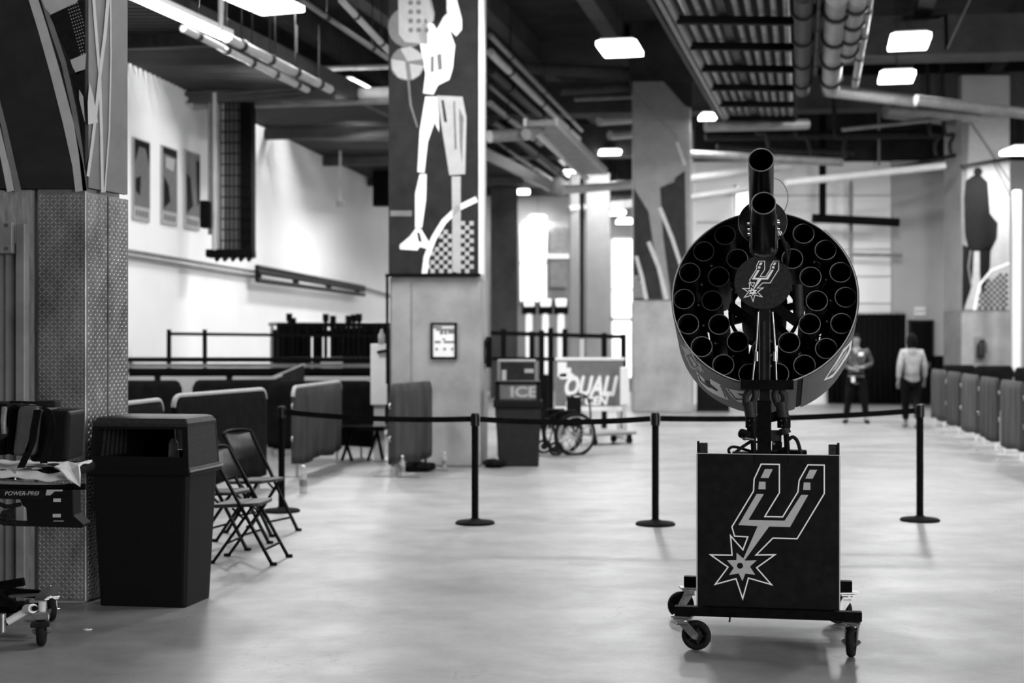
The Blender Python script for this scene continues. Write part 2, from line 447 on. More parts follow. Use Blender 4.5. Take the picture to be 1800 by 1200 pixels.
for (s0, s1) in ((0.0, seam), (seam+.012, (F2-F1).length+.01)):
    p0 = a_+sd*s0; p1 = a_+sd*s1
    mb2 = MB(); mb2.prism([(p0.x, p0.y), (p1.x, p1.y), ((p1-sn*.02).x, (p1-sn*.02).y), ((p0-sn*.02).x, (p0-sn*.02).y)], .02, ZC-.02, c0w)
    mb2.build('side_plate', 'diamond_plate', c0, bevel=.003)
# raised lugs, real relief joined as one piece
def lugs(mb, o_, xd, nrm, W_, H_, p=.0245, gap=None):
    o_ = Vector(o_); xd = Vector(xd).normalized(); nrm = Vector(nrm).normalized(); up = Vector((0, 0, 1))
    for j in range(int(H_/p)):
        for i in range(int(W_/p)):
            u_ = (i+.5)*p
            if gap and gap[0] < u_ < gap[1]: continue
            c = o_+xd*u_+up*((j+.5)*p)
            s = 1 if (i+j) % 2 else -1
            l = (xd*.7071+up*.7071*s); t = (xd*-.7071*s+up*.7071)
            a = l*.0140; b = t*.0046; h = nrm*.0042
            mb.add([c-a, c-b, c+a, c+b, c-a*.35+h, c+a*.35+h], [(0,1,4),(1,2,5),(1,5,4),(2,3,5),(3,0,4),(3,4,5)], False, c0w)
mb = MB(); lugs(mb, (XL+.004, 9.1295, .03), (1, 0, 0), (0, -1, 0), .295, ZC-.05)
o_l = mb.build('plate_lugs', 'lug_metal', c0); o_l['kind'] = 'stuff'
mb = MB(); lugs(mb, a_+sd*.006+sn*.0005+Vector((0, 0, .03)), sd, sn, (F2-F1).length-.01, ZC-.06, gap=(seam-.004, seam+.02))
o_l = mb.build('plate_lugs', 'lug_metal', c0); o_l['kind'] = 'stuff'
mb = MB(); mb.cyl(c0w @ Vector((-2.742, 9.137, .02)), c0w @ Vector((-2.742, 9.137, ZC)), .012, n=10); mb.build('corner_bead', 'diamond_plate', c0)
mb = MB(); mb.box((-4.1, 9.10, ZC), (-2.745, 9.17, 7.5), c0w); mb.build('front_banner', 'banner_dark', c0)
f0, X0 = plane_map((-3.4, 9.10, 3), (1, 0, 0), (0, -1, 0)); X0 = c0w @ X0
prints(c0, f0, X0, [
    ('print_light', 'banner_stripe', sweep([(50, -30), (75, 50), (98, 130), (120, 215), (137, 290), (143, 336)], 16, 20), 0),
    ('print_mid', 'banner_stripe', sweep([(68, -30), (92, 50), (112, 110), (130, 190), (143, 270), (150, 336)], 10, 8), 0),
    ('print_light', 'banner_stripe', sweep([(-16, 170), (-2, 235), (10, 290), (20, 336)], 8, 14), 0),
    ('print_mid', 'banner_stripe', sweep([(-8, 160), (8, 225), (22, 290), (32, 336)], 8, 12), 0),
    ('print_light', 'sleeve_print', [(65, -20), (150, -20), (135, 5), (120, 12), (90, 26), (80, 15)], 1),
    ('print_dark', 'sleeve_print', [(88, 28), (120, 12), (135, 5), (150, 0), (150, 92), (124, 103)], 1),
    ('print_light', 'wrist_print', [(124, 106), (152, 94), (150, 122), (136, 132), (128, 118)], 1),
    ('print_dark', 'hand_print', [(126, 130), (150, 122), (150, 300), (146, 260), (140, 190)], 1),
    ('print_light', 'finger_print', [(140, 158), (147, 170), (150, 215), (146, 200), (140, 175)], 2),
])
# perforated mesh of the sleeve, dots in rows
mb = MB()
for r_ in range(16):
    for q_ in range(5):
        px = 120+q_*4.2+r_*1.6; py = 12+r_*5.6-q_*1.5
        if px < 149:
            c_ = f0(px, py); s_ = .0045
            mb.prism([(c_[0]-s_, c_[1]), (c_[0], c_[1]-s_), (c_[0]+s_, c_[1]), (c_[0], c_[1]+s_)], .0095, .011, X0)
mb.build('sleeve_dots', 'print_light', c0)['kind'] = 'stuff'
p0 = a_+sn*.012; p1 = a_+sd*((F2-F1).length-.02)+sn*.012
mb = MB(); mb.prism([(p0.x, p0.y), (p1.x, p1.y), ((p1-sn*.03).x, (p1-sn*.03).y), ((p0-sn*.03).x, (p0-sn*.03).y)], ZC+.01, 7.5, c0w); mb.build('side_banner', 'banner_mid', c0)
f1, X1 = plane_map((p0.x, p0.y, 3), sd, sn); X1 = c0w @ X1
prints(c0, f1, X1, [
    ('print_light', 'banner_stripe', sweep([(162, -20), (168, 60), (174, 130), (177, 230), (179, 338)], 5, 5), 0),
    ('print_light', 'banner_stripe', sweep([(190, -20), (183, 60), (174, 130), (168, 190), (161, 250), (153, 310)], 6, 5), 1),
    ('print_light', 'banner_stripe', sweep([(193, -20), (194, 100), (191, 230), (183, 338)], 2.5, 2.5), 0),
    ('print_light', 'finger_print', [(155, 145), (162, 170), (170, 215), (153, 219), (152, 180)], 2),
])

def column(px0, px1, D, ztop, zc, label, depth, yaw, banner, zmax=9.0, seamx=None):
    xa = (px0-CX)/F*D; xb = (px1-CX)/F*D; wd = xb-xa
    r = empty('concrete_column', (xa, D, 0), yaw); tag(r, label, 'column')
    mb = MB(); mb.box((0, 0, 0), (wd, depth, zc)); mb.build('column_base', 'concrete_column', r, bevel=.03)
    mb = MB(); mb.box((.02, .02, zc), (wd-.02, depth-.02, zmax)); mb.build('column_shaft', 'concrete_pale', r)
    mb = MB(); mb.box((-.01, -.03, zc+.02), (wd*.965, .02, ztop)); mb.build('banner', banner, r)
    return r, wd
# --- middle column
c1, w1 = column(685, 845, 18.9, 8.9, 2.52, 'square concrete column with basketball player banner behind the belt barrier', 1.2, -rad(3.7), 'banner_dark')
mb = MB(); mb.box((w1-.02, -.03, 2.55), (w1+.03, .3, 9.0)); mb.build('corner_strip', 'white_paint', c1)  # pale strip along the column's right front edge
mb = MB(); mb.box((.28, -.004, .02), (.30, .01, 2.45)); mb.build('form_joint', 'pipe_grey', c1)
Mi = (Matrix.Translation((c1.location)) @ Matrix.Rotation(-rad(3.7), 4, 'Z')); Minv = Mi.inverted()
xd = Vector((math.cos(-rad(3.7)), math.sin(-rad(3.7)), 0)); nr = Vector((xd.y, -xd.x, 0))
fp, Xp = plane_map(Vector(c1.location)+nr*.03, xd, nr); Xp = Minv @ Xp
ball = lambda cx, cy, r_, n=20: [(cx+r_*math.cos(2*PI*i/n), cy+r_*math.sin(2*PI*i/n)) for i in range(n)]
pl = [('print_mid', 'ring_print', ball(718, 48, 36), 0),
      ('print_light', 'backboard_print', [(700, -20), (752, -20), (752, 78), (712, 74), (701, 60)], 1),
      ('print_mid', 'basketball_print', ball(716, 112, 30), 1),
      ('print_light', 'basketball_print', [(688, 104), (712, 108), (716, 140), (700, 136), (690, 122)], 2),
      ('print_light', 'basketball_print', [(704, 86), (722, 82), (742, 96), (745, 104), (716, 108), (712, 100)], 2),
      ('print_light', 'basketball_print', [(720, 112), (745, 116), (738, 132), (724, 140)], 2),
      ('print_dark', 'head_print', [(755, -20), (785, -20), (786, 10), (780, 26), (770, 38), (760, 28), (756, 8)], 2),
      ('print_light', 'arm_print', [(742, -20), (754, -20), (764, 24), (762, 38), (752, 42), (746, 20)], 2),
      ('print_white', 'arm_print', [(782, -20), (798, -20), (812, 34), (812, 52), (802, 64), (792, 54), (786, 20)], 2),
      ('print_white', 'jersey_print', [(735, 56), (748, 36), (762, 42), (768, 52), (780, 30), (786, 24), (793, 60), (800, 80), (796, 120), (790, 140), (770, 150), (762, 166), (744, 164), (748, 130), (742, 100)], 1),
      ('print_white', 'shorts_print', [(748, 170), (768, 170), (771, 200), (772, 232), (764, 215), (752, 250), (746, 304), (734, 302), (738, 230)], 1),
      ('print_light', 'shorts_print', [(768, 168), (813, 170), (820, 206), (818, 306), (790, 308), (784, 270), (776, 220)], 1),
      ('print_dark', 'shorts_shadow_print', [(776, 176), (780, 176), (786, 215), (781, 214)], 2),
      ('print_mid', 'shorts_shadow_print', [(797, 178), (800, 178), (803, 262), (799, 262)], 2),
      ('print_mid', 'shorts_shadow_print', [(807, 190), (815, 206), (812, 290), (808, 250)], 2),
      ('print_white', 'leg_print', [(738, 306), (750, 306), (749, 350), (742, 400), (730, 400), (730, 340)], 1),
      ('print_light', 'leg_print', [(794, 310), (810, 310), (810, 478), (796, 478)], 2),
      ('print_white', 'shoe_print', [(703, 438), (703, 430), (720, 416), (732, 400), (740, 402), (756, 428), (754, 438), (738, 434), (734, 440)], 1),
      ('print_dark', 'shoe_print', [(733, 408), (738, 410), (742, 426), (736, 424)], 2),
      ('print_white', 'trim_print', sweep([(746, 482), (750, 452), (762, 420), (780, 390), (805, 366), (838, 350)], 10, 10), 2),
      ('print_mid', 'bar_print', [(686, 370), (724, 370), (724, 380), (686, 380)], 0),
      ('print_mid', 'swoosh_print', sweep([(718, 142), (722, 185), (734, 224)], 4, 3), 0),
      ('print_mid', 'jersey_mark_print', [(757, 100), (763, 98), (763, 126), (757, 128)], 2),
      ('print_mid', 'jersey_mark_print', [(768, 96), (776, 94), (778, 122), (770, 124)], 2)]
prints(c1, fp, Xp, pl)
mb = MB()
for r_ in range(4):
    for q_ in range(3):
        c_ = fp(722+q_*14, 5+r_*16); mb.cyl(Xp @ Vector((c_[0], c_[1], .007)), Xp @ Vector((c_[0], c_[1], .0085)), .035, n=8)
mb.build('light_bulb_prints', 'print_mid', c1)['kind'] = 'stuff'
mb = MB()      # checker of the court print
for r_ in range(16):
    for q_ in range(12):
        if (r_+q_) % 2: continue
        px = 753+q_*7.6; py = 362+r_*7.6
        if px > 836 or py > 478: continue
        R_ = math.hypot(px-850, (py-482))
        if R_ > 100: continue
        c_ = fp(px, py); s_ = .029
        mb.prism([(c_[0]-s_, c_[1]-s_), (c_[0]+s_, c_[1]-s_), (c_[0]+s_, c_[1]+s_), (c_[0]-s_, c_[1]+s_)], .005, .0065, Xp)
mb.build('checker_print', 'print_light', c1)['kind'] = 'stuff'
mb = MB(); mb.bar((-.05, -.05, 2.54), (w1, -.05, 2.54), .04, .04); mb.build('banner_rail', 'black_paint', c1)
mb = MB(); mb.bar((-.03, -.02, 1.1), (-.03, -.02, 2.56), .03, .05); mb.build('cable_riser', 'black_paint', c1)
# framed notice on that column
nt_ = empty('framed_notice', c1.location, -rad(3.7)); tag(nt_, 'black framed white notice hanging on the middle concrete column', 'sign')
u0, z0 = fp(757, 631); u1, z1 = fp(803, 567)
mb = MB()
for (a, b, c, d) in ((u0, u1, z0, z0+.03), (u0, u1, z1-.03, z1), (u0, u0+.03, z0+.03, z1-.03), (u1-.03, u1, z0+.03, z1-.03)): mb.box((a, -.035, c), (b, 0, d))
mb.build('frame', 'black_paint', nt_)
mb = MB(); mb.box((u0+.028, -.018, z0+.028), (u1-.028, -.001, z1-.028)); mb.build('paper', 'paper', nt_)
mb = MB()
for (x0, x1, y0, y1) in ((.10, .42, .85, .90), (.2, .9, .78, .84), (.35, .48, .68, .78), (.52, .62, .68, .78), (.66, .9, .70, .78), (.15, .38, .44, .50), (.5, .9, .44, .50), (.45, .55, .52, .57), (.18, .27, .24, .31), (.48, .58, .24, .31), (.78, .86, .24, .31)):
    mb.box((u0+(u1-u0)*x0, -.0205, z0+(z1-z0)*y0), (u0+(u1-u0)*x1, -.018, z0+(z1-z0)*y1))
mb.build('printed_lines', 'print_mid', nt_)['kind'] = 'stuff'

# --- third column, banner of curved court stripes
c2, w2 = column(1113, 1216, 32.7, 8.0, 2.58, 'tall concrete column with pale striped banner left of the drum launcher', 1.4, -rad(3), 'banner_grey', zmax=9)
xd2 = Vector((math.cos(-rad(3)), math.sin(-rad(3)), 0)); nr2 = Vector((xd2.y, -xd2.x, 0)); Mi2 = (Matrix.Translation(c2.location) @ Matrix.Rotation(-rad(3), 4, 'Z')).inverted()
fq, Xq = plane_map(Vector(c2.location)+nr2*.03, xd2, nr2); Xq = Mi2 @ Xq
prints(c2, fq, Xq, [
    ('ceiling_dark', 'banner_patch', [(1128, 100), (1216, 100), (1216, 190), (1204, 186)], 0),  # dark patch standing for the dark column and ceiling beyond the cut banner
    ('banner_grey', 'banner_patch', [(1113, 105), (1130, 105), (1200, 185), (1205, 260), (1185, 320), (1160, 330), (1135, 300), (1113, 330)], 0),
    ('print_mid', 'banner_stripe', sweep([(1114, 160), (1150, 200), (1190, 240)], 5, 5), 1),
    ('banner_dark', 'banner_patch', [(1114, 330), (1140, 372), (1150, 440), (1165, 526), (1114, 526)], 0),
    ('banner_dark', 'banner_patch', [(1160, 330), (1204, 300), (1208, 526), (1180, 526), (1166, 420)], 0),
    ('print_light', 'banner_stripe', sweep([(1118, 450), (1128, 485), (1136, 526)], 6, 7), 2),
    ('print_light', 'banner_stripe', sweep([(1140, 425), (1158, 470), (1172, 526)], 7, 7), 2),
    ('print_light', 'banner_stripe', sweep([(1160, 365), (1182, 420), (1198, 470)], 7, 6), 2),
    ('print_light', 'banner_stripe', sweep([(1190, 250), (1204, 290)], 5, 5), 2)])
mb = MB()
for r_ in range(8):
    for q_ in range(5):
        px = 1116+q_*4.4; py = 486+r_*5
        if px-1116 < (py-476)*.45:
            c_ = fq(px, py); mb.prism([(c_[0]-.018, c_[1]-.018), (c_[0]+.018, c_[1]-.018), (c_[0]+.018, c_[1]+.018), (c_[0]-.018, c_[1]+.018)], .008, .010, Xq)
mb.build('dot_print', 'print_light', c2)['kind'] = 'stuff'
mb = MB(); mb.box((-.06, -.06, 7.6), (w2+.06, 1.46, 9)); mb.build('dark_top_cover', 'ceiling_dark', c2)  # dark box added to keep the pale shaft top from looking lit
# --- fourth column, far right
c3, w3 = column(1690, 1778, 34, 7.0, 2.38, 'far concrete column with dark player silhouette banner behind right barricades', 1.3, rad(2), 'print_light', zmax=8)
xd3 = Vector((math.cos(rad(2)), math.sin(rad(2)), 0)); nr3 = Vector((xd3.y, -xd3.x, 0)); Mi3 = (Matrix.Translation(c3.location) @ Matrix.Rotation(rad(2), 4, 'Z')).inverted()
fr, Xr = plane_map(Vector(c3.location)+nr3*.03, xd3, nr3); Xr = Mi3 @ Xr
prints(c3, fr, Xr, [
    ('print_mid', 'banner_stripe', sweep([(1706, 215), (1740, 265), (1774, 318)], 4, 4), 0),
    ('print_mid', 'banner_stripe', sweep([(1744, 280), (1776, 345)], 4, 4), 0),
    ('print_mid', 'banner_patch', [(1690, 215), (1704, 215), (1700, 300), (1696, 546), (1690, 546)], 0),
    ('print_dark', 'head_print', ball(1719, 302, 8, 12), 1),
    ('print_dark', 'body_print', [(1697, 318), (1708, 310), (1716, 305), (1724, 308), (1736, 320), (1738, 345), (1740, 375), (1754, 392), (1752, 420), (1742, 440), (1702, 442), (1696, 410), (1694, 350)], 1),
    ('print_dark', 'leg_print', [(1692, 430), (1712, 438), (1710, 480), (1706, 510), (1694, 544), (1691, 544)], 1),
    ('print_dark', 'leg_print', [(1722, 438), (1742, 430), (1740, 470), (1732, 500), (1726, 520), (1722, 480)], 1),
    ('print_mid', 'leg_highlight_print', sweep([(1706, 440), (1702, 470), (1708, 505)], 3, 3), 2),
    ('print_white', 'trim_print', sweep([(1712, 545), (1722, 500), (1742, 475), (1774, 462)], 4, 4), 2)])
mb = MB()
for r_ in range(13):
    for q_ in range(10):
        if (r_+q_) % 2: continue
        px = 1722+q_*5.2; py = 478+r_*5.2
        if px < 1774 and math.hypot(px-1778, py-545) < 66:
            c_ = fr(px, py); mb.prism([(c_[0]-.035, c_[1]-.035), (c_[0]+.035, c_[1]-.035), (c_[0]+.035, c_[1]+.035), (c_[0]-.035, c_[1]+.035)], .006, .008, Xr)
mb.build('checker_print', 'print_dark', c3)['kind'] = 'stuff'
fe = empty('fire_extinguisher', c3.location, rad(2)); tag(fe, 'dark fire extinguisher hanging on the far right concrete column', 'extinguisher')
u, z = fr(1722, 612)
mb = MB(); mb.lathe([(.001, z-.24), (.08, z-.24), (.09, z-.2), (.09, z+.08), (.05, z+.14), (.03, z+.17), (.001, z+.17)], 16, Matrix.Translation((u, -.10, 0))); mb.build('cylinder_body', 'pipe_dark', fe)
mb = MB(); mb.box((u-.02, -.13, z+.16), (u+.09, -.08, z+.20)); mb.path(smoothpath([(u+.03, -.1, z+.17), (u+.13, -.1, z+.1), (u+.12, -.12, z-.12)]), .012); mb.build('valve_and_hose', 'black_rubber', fe)
mb = MB(); mb.box((u-.13, -.02, z-.32), (u+.13, 0, z+.28)); mb.build('back_board', 'pipe_grey', fe)

# ------------------------------------------------------------------ far centre: pillars and lit windows
def pillar(px0, px1, D, m, label, z=6.6):
    xa = (px0-CX)/F*D; xb = (px1-CX)/F*D
    mb = MB(); mb.box((0, 0, 0), (xb-xa, .7, z)); o_ = mb.build('pillar', m, None, bevel=.03); o_.location = (xa, D, 0); tag(o_, label, 'pillar')
pillar(862, 910, 41, 'beam_concrete', 'dark grey square pillar just right of the middle banner column')
pillar(1002, 1018, 42, 'concrete_pale', 'narrow pale pillar left of the thin dark standpipe')
pillar(1030, 1072, 42, 'concrete_pale', 'wide pale pillar right of the thin dark standpipe')
mb = MB(); p = at(1023, 0, 40); mb.cyl((p.x, 40, 0), (p.x, 40, 6.6), .06); o_ = mb.build('standpipe', 'pipe_dark'); tag(o_, 'thin dark vertical standpipe between the two pale far pillars', 'pipe')
def window(n, px0, py0, px1, py1, D, bars=()):
    a = at(px0, py1, D); b = at(px1, py0, D)
    r = empty('window_%d' % n, (a.x, D, a.z)); struct(r)
    W_ = b.x-a.x; H_ = b.z-a.z
    mb = MB(); mb.box((.04, -.05, .04), (W_-.04, -.03, H_-.04)); mb.build('pane', 'window_glow', r)
    mb = MB()
    for (x0, z0_, x1, z1_) in ((0, 0, W_, .05), (0, H_-.05, W_, H_), (0, 0, .05, H_), (W_-.05, 0, W_, H_)): mb.box((x0, -.09, z0_), (x1, 0, z1_))
    mb.build('window_frame', 'white_paint', r)
    for b_ in bars:
        mb = MB(); mb.box((0, -.1, H_*b_), (W_, -.05, H_*b_+.05)); mb.build('glazing_bar', 'wall_grey', r)
window(1, 913, 395, 962, 532, 45.95, (.5,))
window(2, 1074, 418, 1114, 560, 45.95, (.35,))
window(3, 1074, 562, 1114, 665, 45.95)
window(4, 1290, 325, 1322, 390, 36.95)
mb = MB(); a = at(966, 505, 45.9); b_ = at(996, 400, 45.9); mb.box((a.x, 45.85, a.z), (b_.x, 46, b_.z)); struct(mb.build('window_5', 'pipe_grey'))
mb = MB(); a = at(1000, 450, 45.7); b_ = at(950, 458, 45.7); mb.bar((b_.x, 45.9, a.z), (a.x+.1, 45.9, a.z), .2, .14); o_ = mb.build('window_ledge', 'white_paint'); tag(o_, 'short white ledge beside the tall bright far window', 'ledge')

# ================================================================== CEILING FITTINGS
def make_lamp():
    r = empty('ceiling_light')
    mb = MB(); mb.box((-.33, -.54, .03), (.33, .54, .09)); mb.build('housing', 'white_paint', r, bevel=.03)
    mb = MB(); mb.prism([(-.38, -.55), (-.35, -.59), (.35, -.59), (.38, -.55), (.38, .55), (.35, .59), (-.35, .59), (-.38, .55)], -.045, .03); mb.build('diffuser', 'lamp_glow', r)
    mb = MB()
    for y in (-.4, .4): mb.cyl((0, y, .14), (0, y, 1.7), .008, n=6)
    mb.build('hanger', 'pipe_dark', r)
    return r
lamp0 = None
LAMPS = [  # px, py, z, scale x, scale y, power, yaw, label
    (460, 2, 7.0, 1.05, 1.2, 330, -20, 'large bright hanging light at the top edge over the white wall'),
    (1090, 85, 7.0, .95, 1.0, 420, -12, 'bright hanging light between the middle column and the cable rack'),
    (1598, 73, 7.0, .9, 1.0, 420, -12, 'bright hanging light highest above the grey girder at right'),
    (1576, 135, 7.0, .9, .9, 340, -12, 'bright hanging light just below the other one at right'),
    (610, 150, 7.0, .9, .95, 300, -14, 'bright hanging light left of the player banner above the pipes'),
    (1013, 306, 7.0, .95, 1.3, 400, -10, 'hanging light right of the bent pale duct in the middle'),
    (1530, 243, 7.0, 1.7, .9, 380, -80, 'long flat glowing light above the far white wall'),
    (1563, 291, 7.0, 1.1, .8, 260, 0, 'lower far light beneath the long flat glowing one'),
    (1072, 268, 7.0, .8, .6, 200, 0, 'small far light just left of the striped banner column'),
    (625, 183, 6.4, .55, .5, 70, 0, 'small far light tucked under the pale crossing pipes'),
    (672, 197, 6.4, .45, .5, 60, 0, 'small far light against the left edge of the player banner'),
    (920, 337, 6.3, .5, .6, 90, 0, 'small far light beside the player banner above the dark pillar'),
    (945, 383, 5.6, .7, .7, 110, 0, 'far low light over the tall bright window'),
    (1085, 374, 5.5, .6, .6, 80, 0, 'upper light of the close far pair left of the striped column'),
    (1098, 389, 5.2, .6, .6, 80, 0, 'lower light of the close far pair left of the striped column'),
    (1245, 205, 6.8, .5, .5, 60, 0, 'small light at the foot of the ceiling cable rack'),
    (1792, 265, 6.0, .8, .8, 150, 0, 'light cut by the right edge beside the far column'),
]
for i, (px, py, z, sx, sy, pw, yaw, lab) in enumerate(LAMPS):
    if i == 0: lamp0 = L_ = make_lamp()
    else: L_ = copy_tree(lamp0)
    p = atz(px, py, z); L_.location = p; L_.scale = (sx, sy, 1); L_.rotation_euler = (0, 0, rad(yaw))
    tag(L_, lab, 'light', 'hanging hall lights')
    area(p.x, p.y, p.z-.06, .66*sx, 1.1*sy, pw, (0, 0, rad(yaw)))

def pipe(a, b, r, m, label, name='ceiling_pipe', clamps=0, cat='pipe', group=None):
    a = Vector(a); b = Vector(b); mid = a.copy()
    o_ = empty(name, mid); tag(o_, label, cat, group)
    mb = MB(); mb.cyl(a-mid, b-mid, r, n=14); mb.build('pipe_run', m, o_)
    for k in range(clamps):
        p = a+(b-a)*((k+.5)/clamps)-mid; d = (b-a).normalized()
        mb = MB(); mb.cyl(p-d*.05, p+d*.05, r*1.25, n=14); mb.cyl(p+Vector((0, 0, r)), p+Vector((0, 0, r+.9)), .01, n=6); mb.build('pipe_hanger', 'pipe_dark', o_)
    return o_
# strip light and conduits along the deck edge
sl = empty('strip_light', atz(250, 0, 5.9)); tag(sl, 'long slanting strip light and its rail along the metal deck edge', 'light')
base = Vector(sl.location)
a_, b_ = atz(225, -12, 5.9)-base, atz(398, 66, 5.9)-base
mb = MB(); mb.bar(a_, b_, .16, .05); mb.build('lit_tube', 'lamp_glow', sl)
mb = MB(); mb.bar(a_+Vector((0, 0, .06)), b_+Vector((0, 0, .06)), .22, .07); mb.build('housing', 'white_paint', sl)
pA, pB = atz(398, 66, 5.9), atz(580, 157, 5.9)
pipe(pA, pB, .07, 'pipe_pale', 'pale conduit continuing down from the slanting strip light', 'conduit', 4)
pipe(atz(322, 50, 5.75), atz(540, 158, 5.75), .05, 'pipe_pale', 'thin pale conduit just below the slanting strip light', 'conduit', 5)
pipe(atz(388, 54, 5.9), atz(388, 54, 5.9)+Vector((0, 0, 2.4)), .035, 'pipe_pale', 'short vertical drop rod over the slanting strip light', 'drop_rod')
pipe(atz(600, 0, 6.6), atz(690, 96, 6.6), .05, 'pipe_pale', 'upper pale pipe running into the player banner top left', 'conduit', 2)
pipe(atz(530, 0, 6.6), atz(690, 108, 6.4), .04, 'pipe_grey', 'lower grey pipe running into the player banner top left', 'conduit', 2)
for (x0, y0, x1, y1, D, r, m, lab) in [
    (320, 176, 690, 163, 25, .11, 'pipe_pale', 'upper of the two pale pipes crossing below the metal deck'),
    (340, 186, 690, 176, 25, .07, 'pipe_grey', 'lower of the two pale pipes crossing below the metal deck'),
    (465, 243, 690, 241, 33, .13, 'pipe_pale', 'pale pipe crossing behind the wall cable cage'),
    (545, 121, 690, 117, 29, .05, 'pipe_pale', 'thin shiny pipe crossing left of the player banner'),
    (860, 240, 925, 236, 30, .13, 'pipe_grey', 'short fat duct leaving the middle column to the right'),
    (925, 236, 960, 216, 30, .13, 'pipe_grey', 'rising elbow piece of the bent pale duct'),
    (990, 334, 1112, 324, 38, .12, 'pipe_pale', 'pale far pipe crossing above the tall bright window'),
    (1000, 368, 1112, 357, 42, .12, 'pipe_pale', 'paler lower far pipe crossing above the tall bright window'),
    (925, 120, 1112, 128, 33, .14, 'beam_concrete', 'dim horizontal pipe left of the striped banner top'),
    (985, 160, 1112, 152, 33, .10, 'beam_concrete', 'second dim horizontal pipe left of the striped banner'),
    (1010, 174, 1112, 169, 34, .06, 'pipe_grey', 'third thin pipe left of the striped banner'),
    (1052, 212, 1112, 208, 36, .13, 'pipe_pale', 'short pale pipe ending at the striped banner'),
    (1072, 238, 1112, 235, 37, .12, 'pipe_pale', 'lower short pale pipe ending at the striped banner'),
    (1195, 316, 1390, 292, 34, .10, 'pipe_pale', 'bright far pipe passing behind the upper launch barrel'),
    (1195, 350, 1345, 327, 34, .08, 'pipe_pale', 'bright far pipe below the one behind the launch barrel'),
    (1195, 270, 1480, 285, 33, .10, 'pipe_grey', 'dim far pipe right of the striped column'),
    (1380, 322, 1660, 291, 33, .09, 'pipe_pale', 'long bright pipe rising along the top of the white back wall'),
    (1240, 222, 1420, 218, 31, .12, 'pipe_grey', 'short grey pipe at the foot of the cable rack'),
    (1450, 158, 1612, 178, 30, .14, 'pipe_grey', 'grey insulated pipe turning right at the end of the long pipes'),
    (1610, 176, 1830, 203, 28, .11, 'pipe_grey', 'grey insulated pipe leaving the frame above the far column'),
    (1560, 192, 1720, 206, 32, .10, 'pipe_grey', 'thinner grey pipe beneath the insulated pipe'),
    (1555, 196, 1690, 212, 34, .16, 'pipe_grey', 'flat grey far duct above the long flat light'),
    (1590, 32, 1680, 30, 29, .06, 'pipe_dark', 'black pipe loop above the highest right light'),
    (1580, 295, 1700, 268, 34, .05, 'pipe_dark', 'thin black pipe above the lit white corner'),
    (1240, 240, 1700, 236, 35, .10, 'pipe_dark', 'long black pipe crossing under the girder to the far column'),
    (1260, 258, 1500, 268, 35, .08, 'pipe_dark', 'black pipe sagging under the long black one'),
    (1545, 140, 1545, 290, 36, .03, 'pipe_grey', 'thin vertical rod beside the long flat light'),
    (1480, 228, 1690, 205, 33, .05, 'pipe_grey', 'thin rising brace pipe above the long flat light'),
    (1690, 292, 1778, 278, 33.3, .04, 'pipe_dark', 'thin dark rod across the far column banner')]:
    pipe(at(x0, y0, D), at(x1, y1, D+.6), r, m, lab)
# bent pale duct falling to the lights
bd = empty('ceiling_duct', at(950, 216, 30)); tag(bd, 'bent pale flat duct descending right of the middle column', 'duct'); base = Vector(bd.location)
mb = MB(); mb.bar((0, 0, 0), at(1043, 303, 36.5)-base, .62, .12); mb.build('duct_run', 'pipe_grey', bd)
for dx in (-.33, .33):
    mb = MB(); mb.bar((dx, 0, .02), at(1043, 303, 36.5)-base+Vector((dx, 0, .02)), .06, .16); mb.build('duct_edge', 'pipe_pale', bd)
pipe(at(940, 228, 30.4), at(1030, 312, 38), .09, 'pipe_pale', 'paler rail beneath the bent duct', 'ceiling_pipe')
# diagonal conduit bundles right of the middle column
for i in range(9):
    x0 = 862; y0 = 62+i*30
    p = atz(x0, min(y0, 330), 7.3 if i < 5 else 6.8)
    q_ = Vector((p.x+(12*.19), p.y+12, p.z))
    pipe(p, q_, .05+.03*(i % 3), ['pipe_grey', 'pipe_pale', 'pipe_dark'][i % 3],
         ['topmost', 'second', 'third', 'fourth', 'fifth', 'sixth', 'seventh', 'eighth', 'lowest'][i]+' of the nine slanting conduits right of the player banner', 'conduit', 3)
# black loops of hanging cable
for i, (x0, x1, y0, lab) in enumerate([(1330, 1352, 232, 'black hanging cable loop behind the launch barrel tip'), (1400, 1425, 238, 'black hanging cable loop right of the barrel tip'),
                                 (1470, 1485, 240, 'black hanging cable loop near the long flat light'), (1636, 1645, 235, 'left black cable drop by the far column'), (1662, 1672, 235, 'right black cable drop by the far column')]):
    p = at(x0, y0, 34); q_ = at(x1, y0+38, 34)
    mb = MB(); mb.path(smoothpath([p+Vector((-.1, 0, 8.95-p.z)), p+Vector((-.05, 0, .5)), p, p+Vector((.2, 0, -.02)), Vector((q_.x-.03, 34, (p.z+q_.z)/2)), q_]), .05, 8); o_ = mb.build('cable_loop', 'pipe_dark'); tag(o_, lab, 'cable')

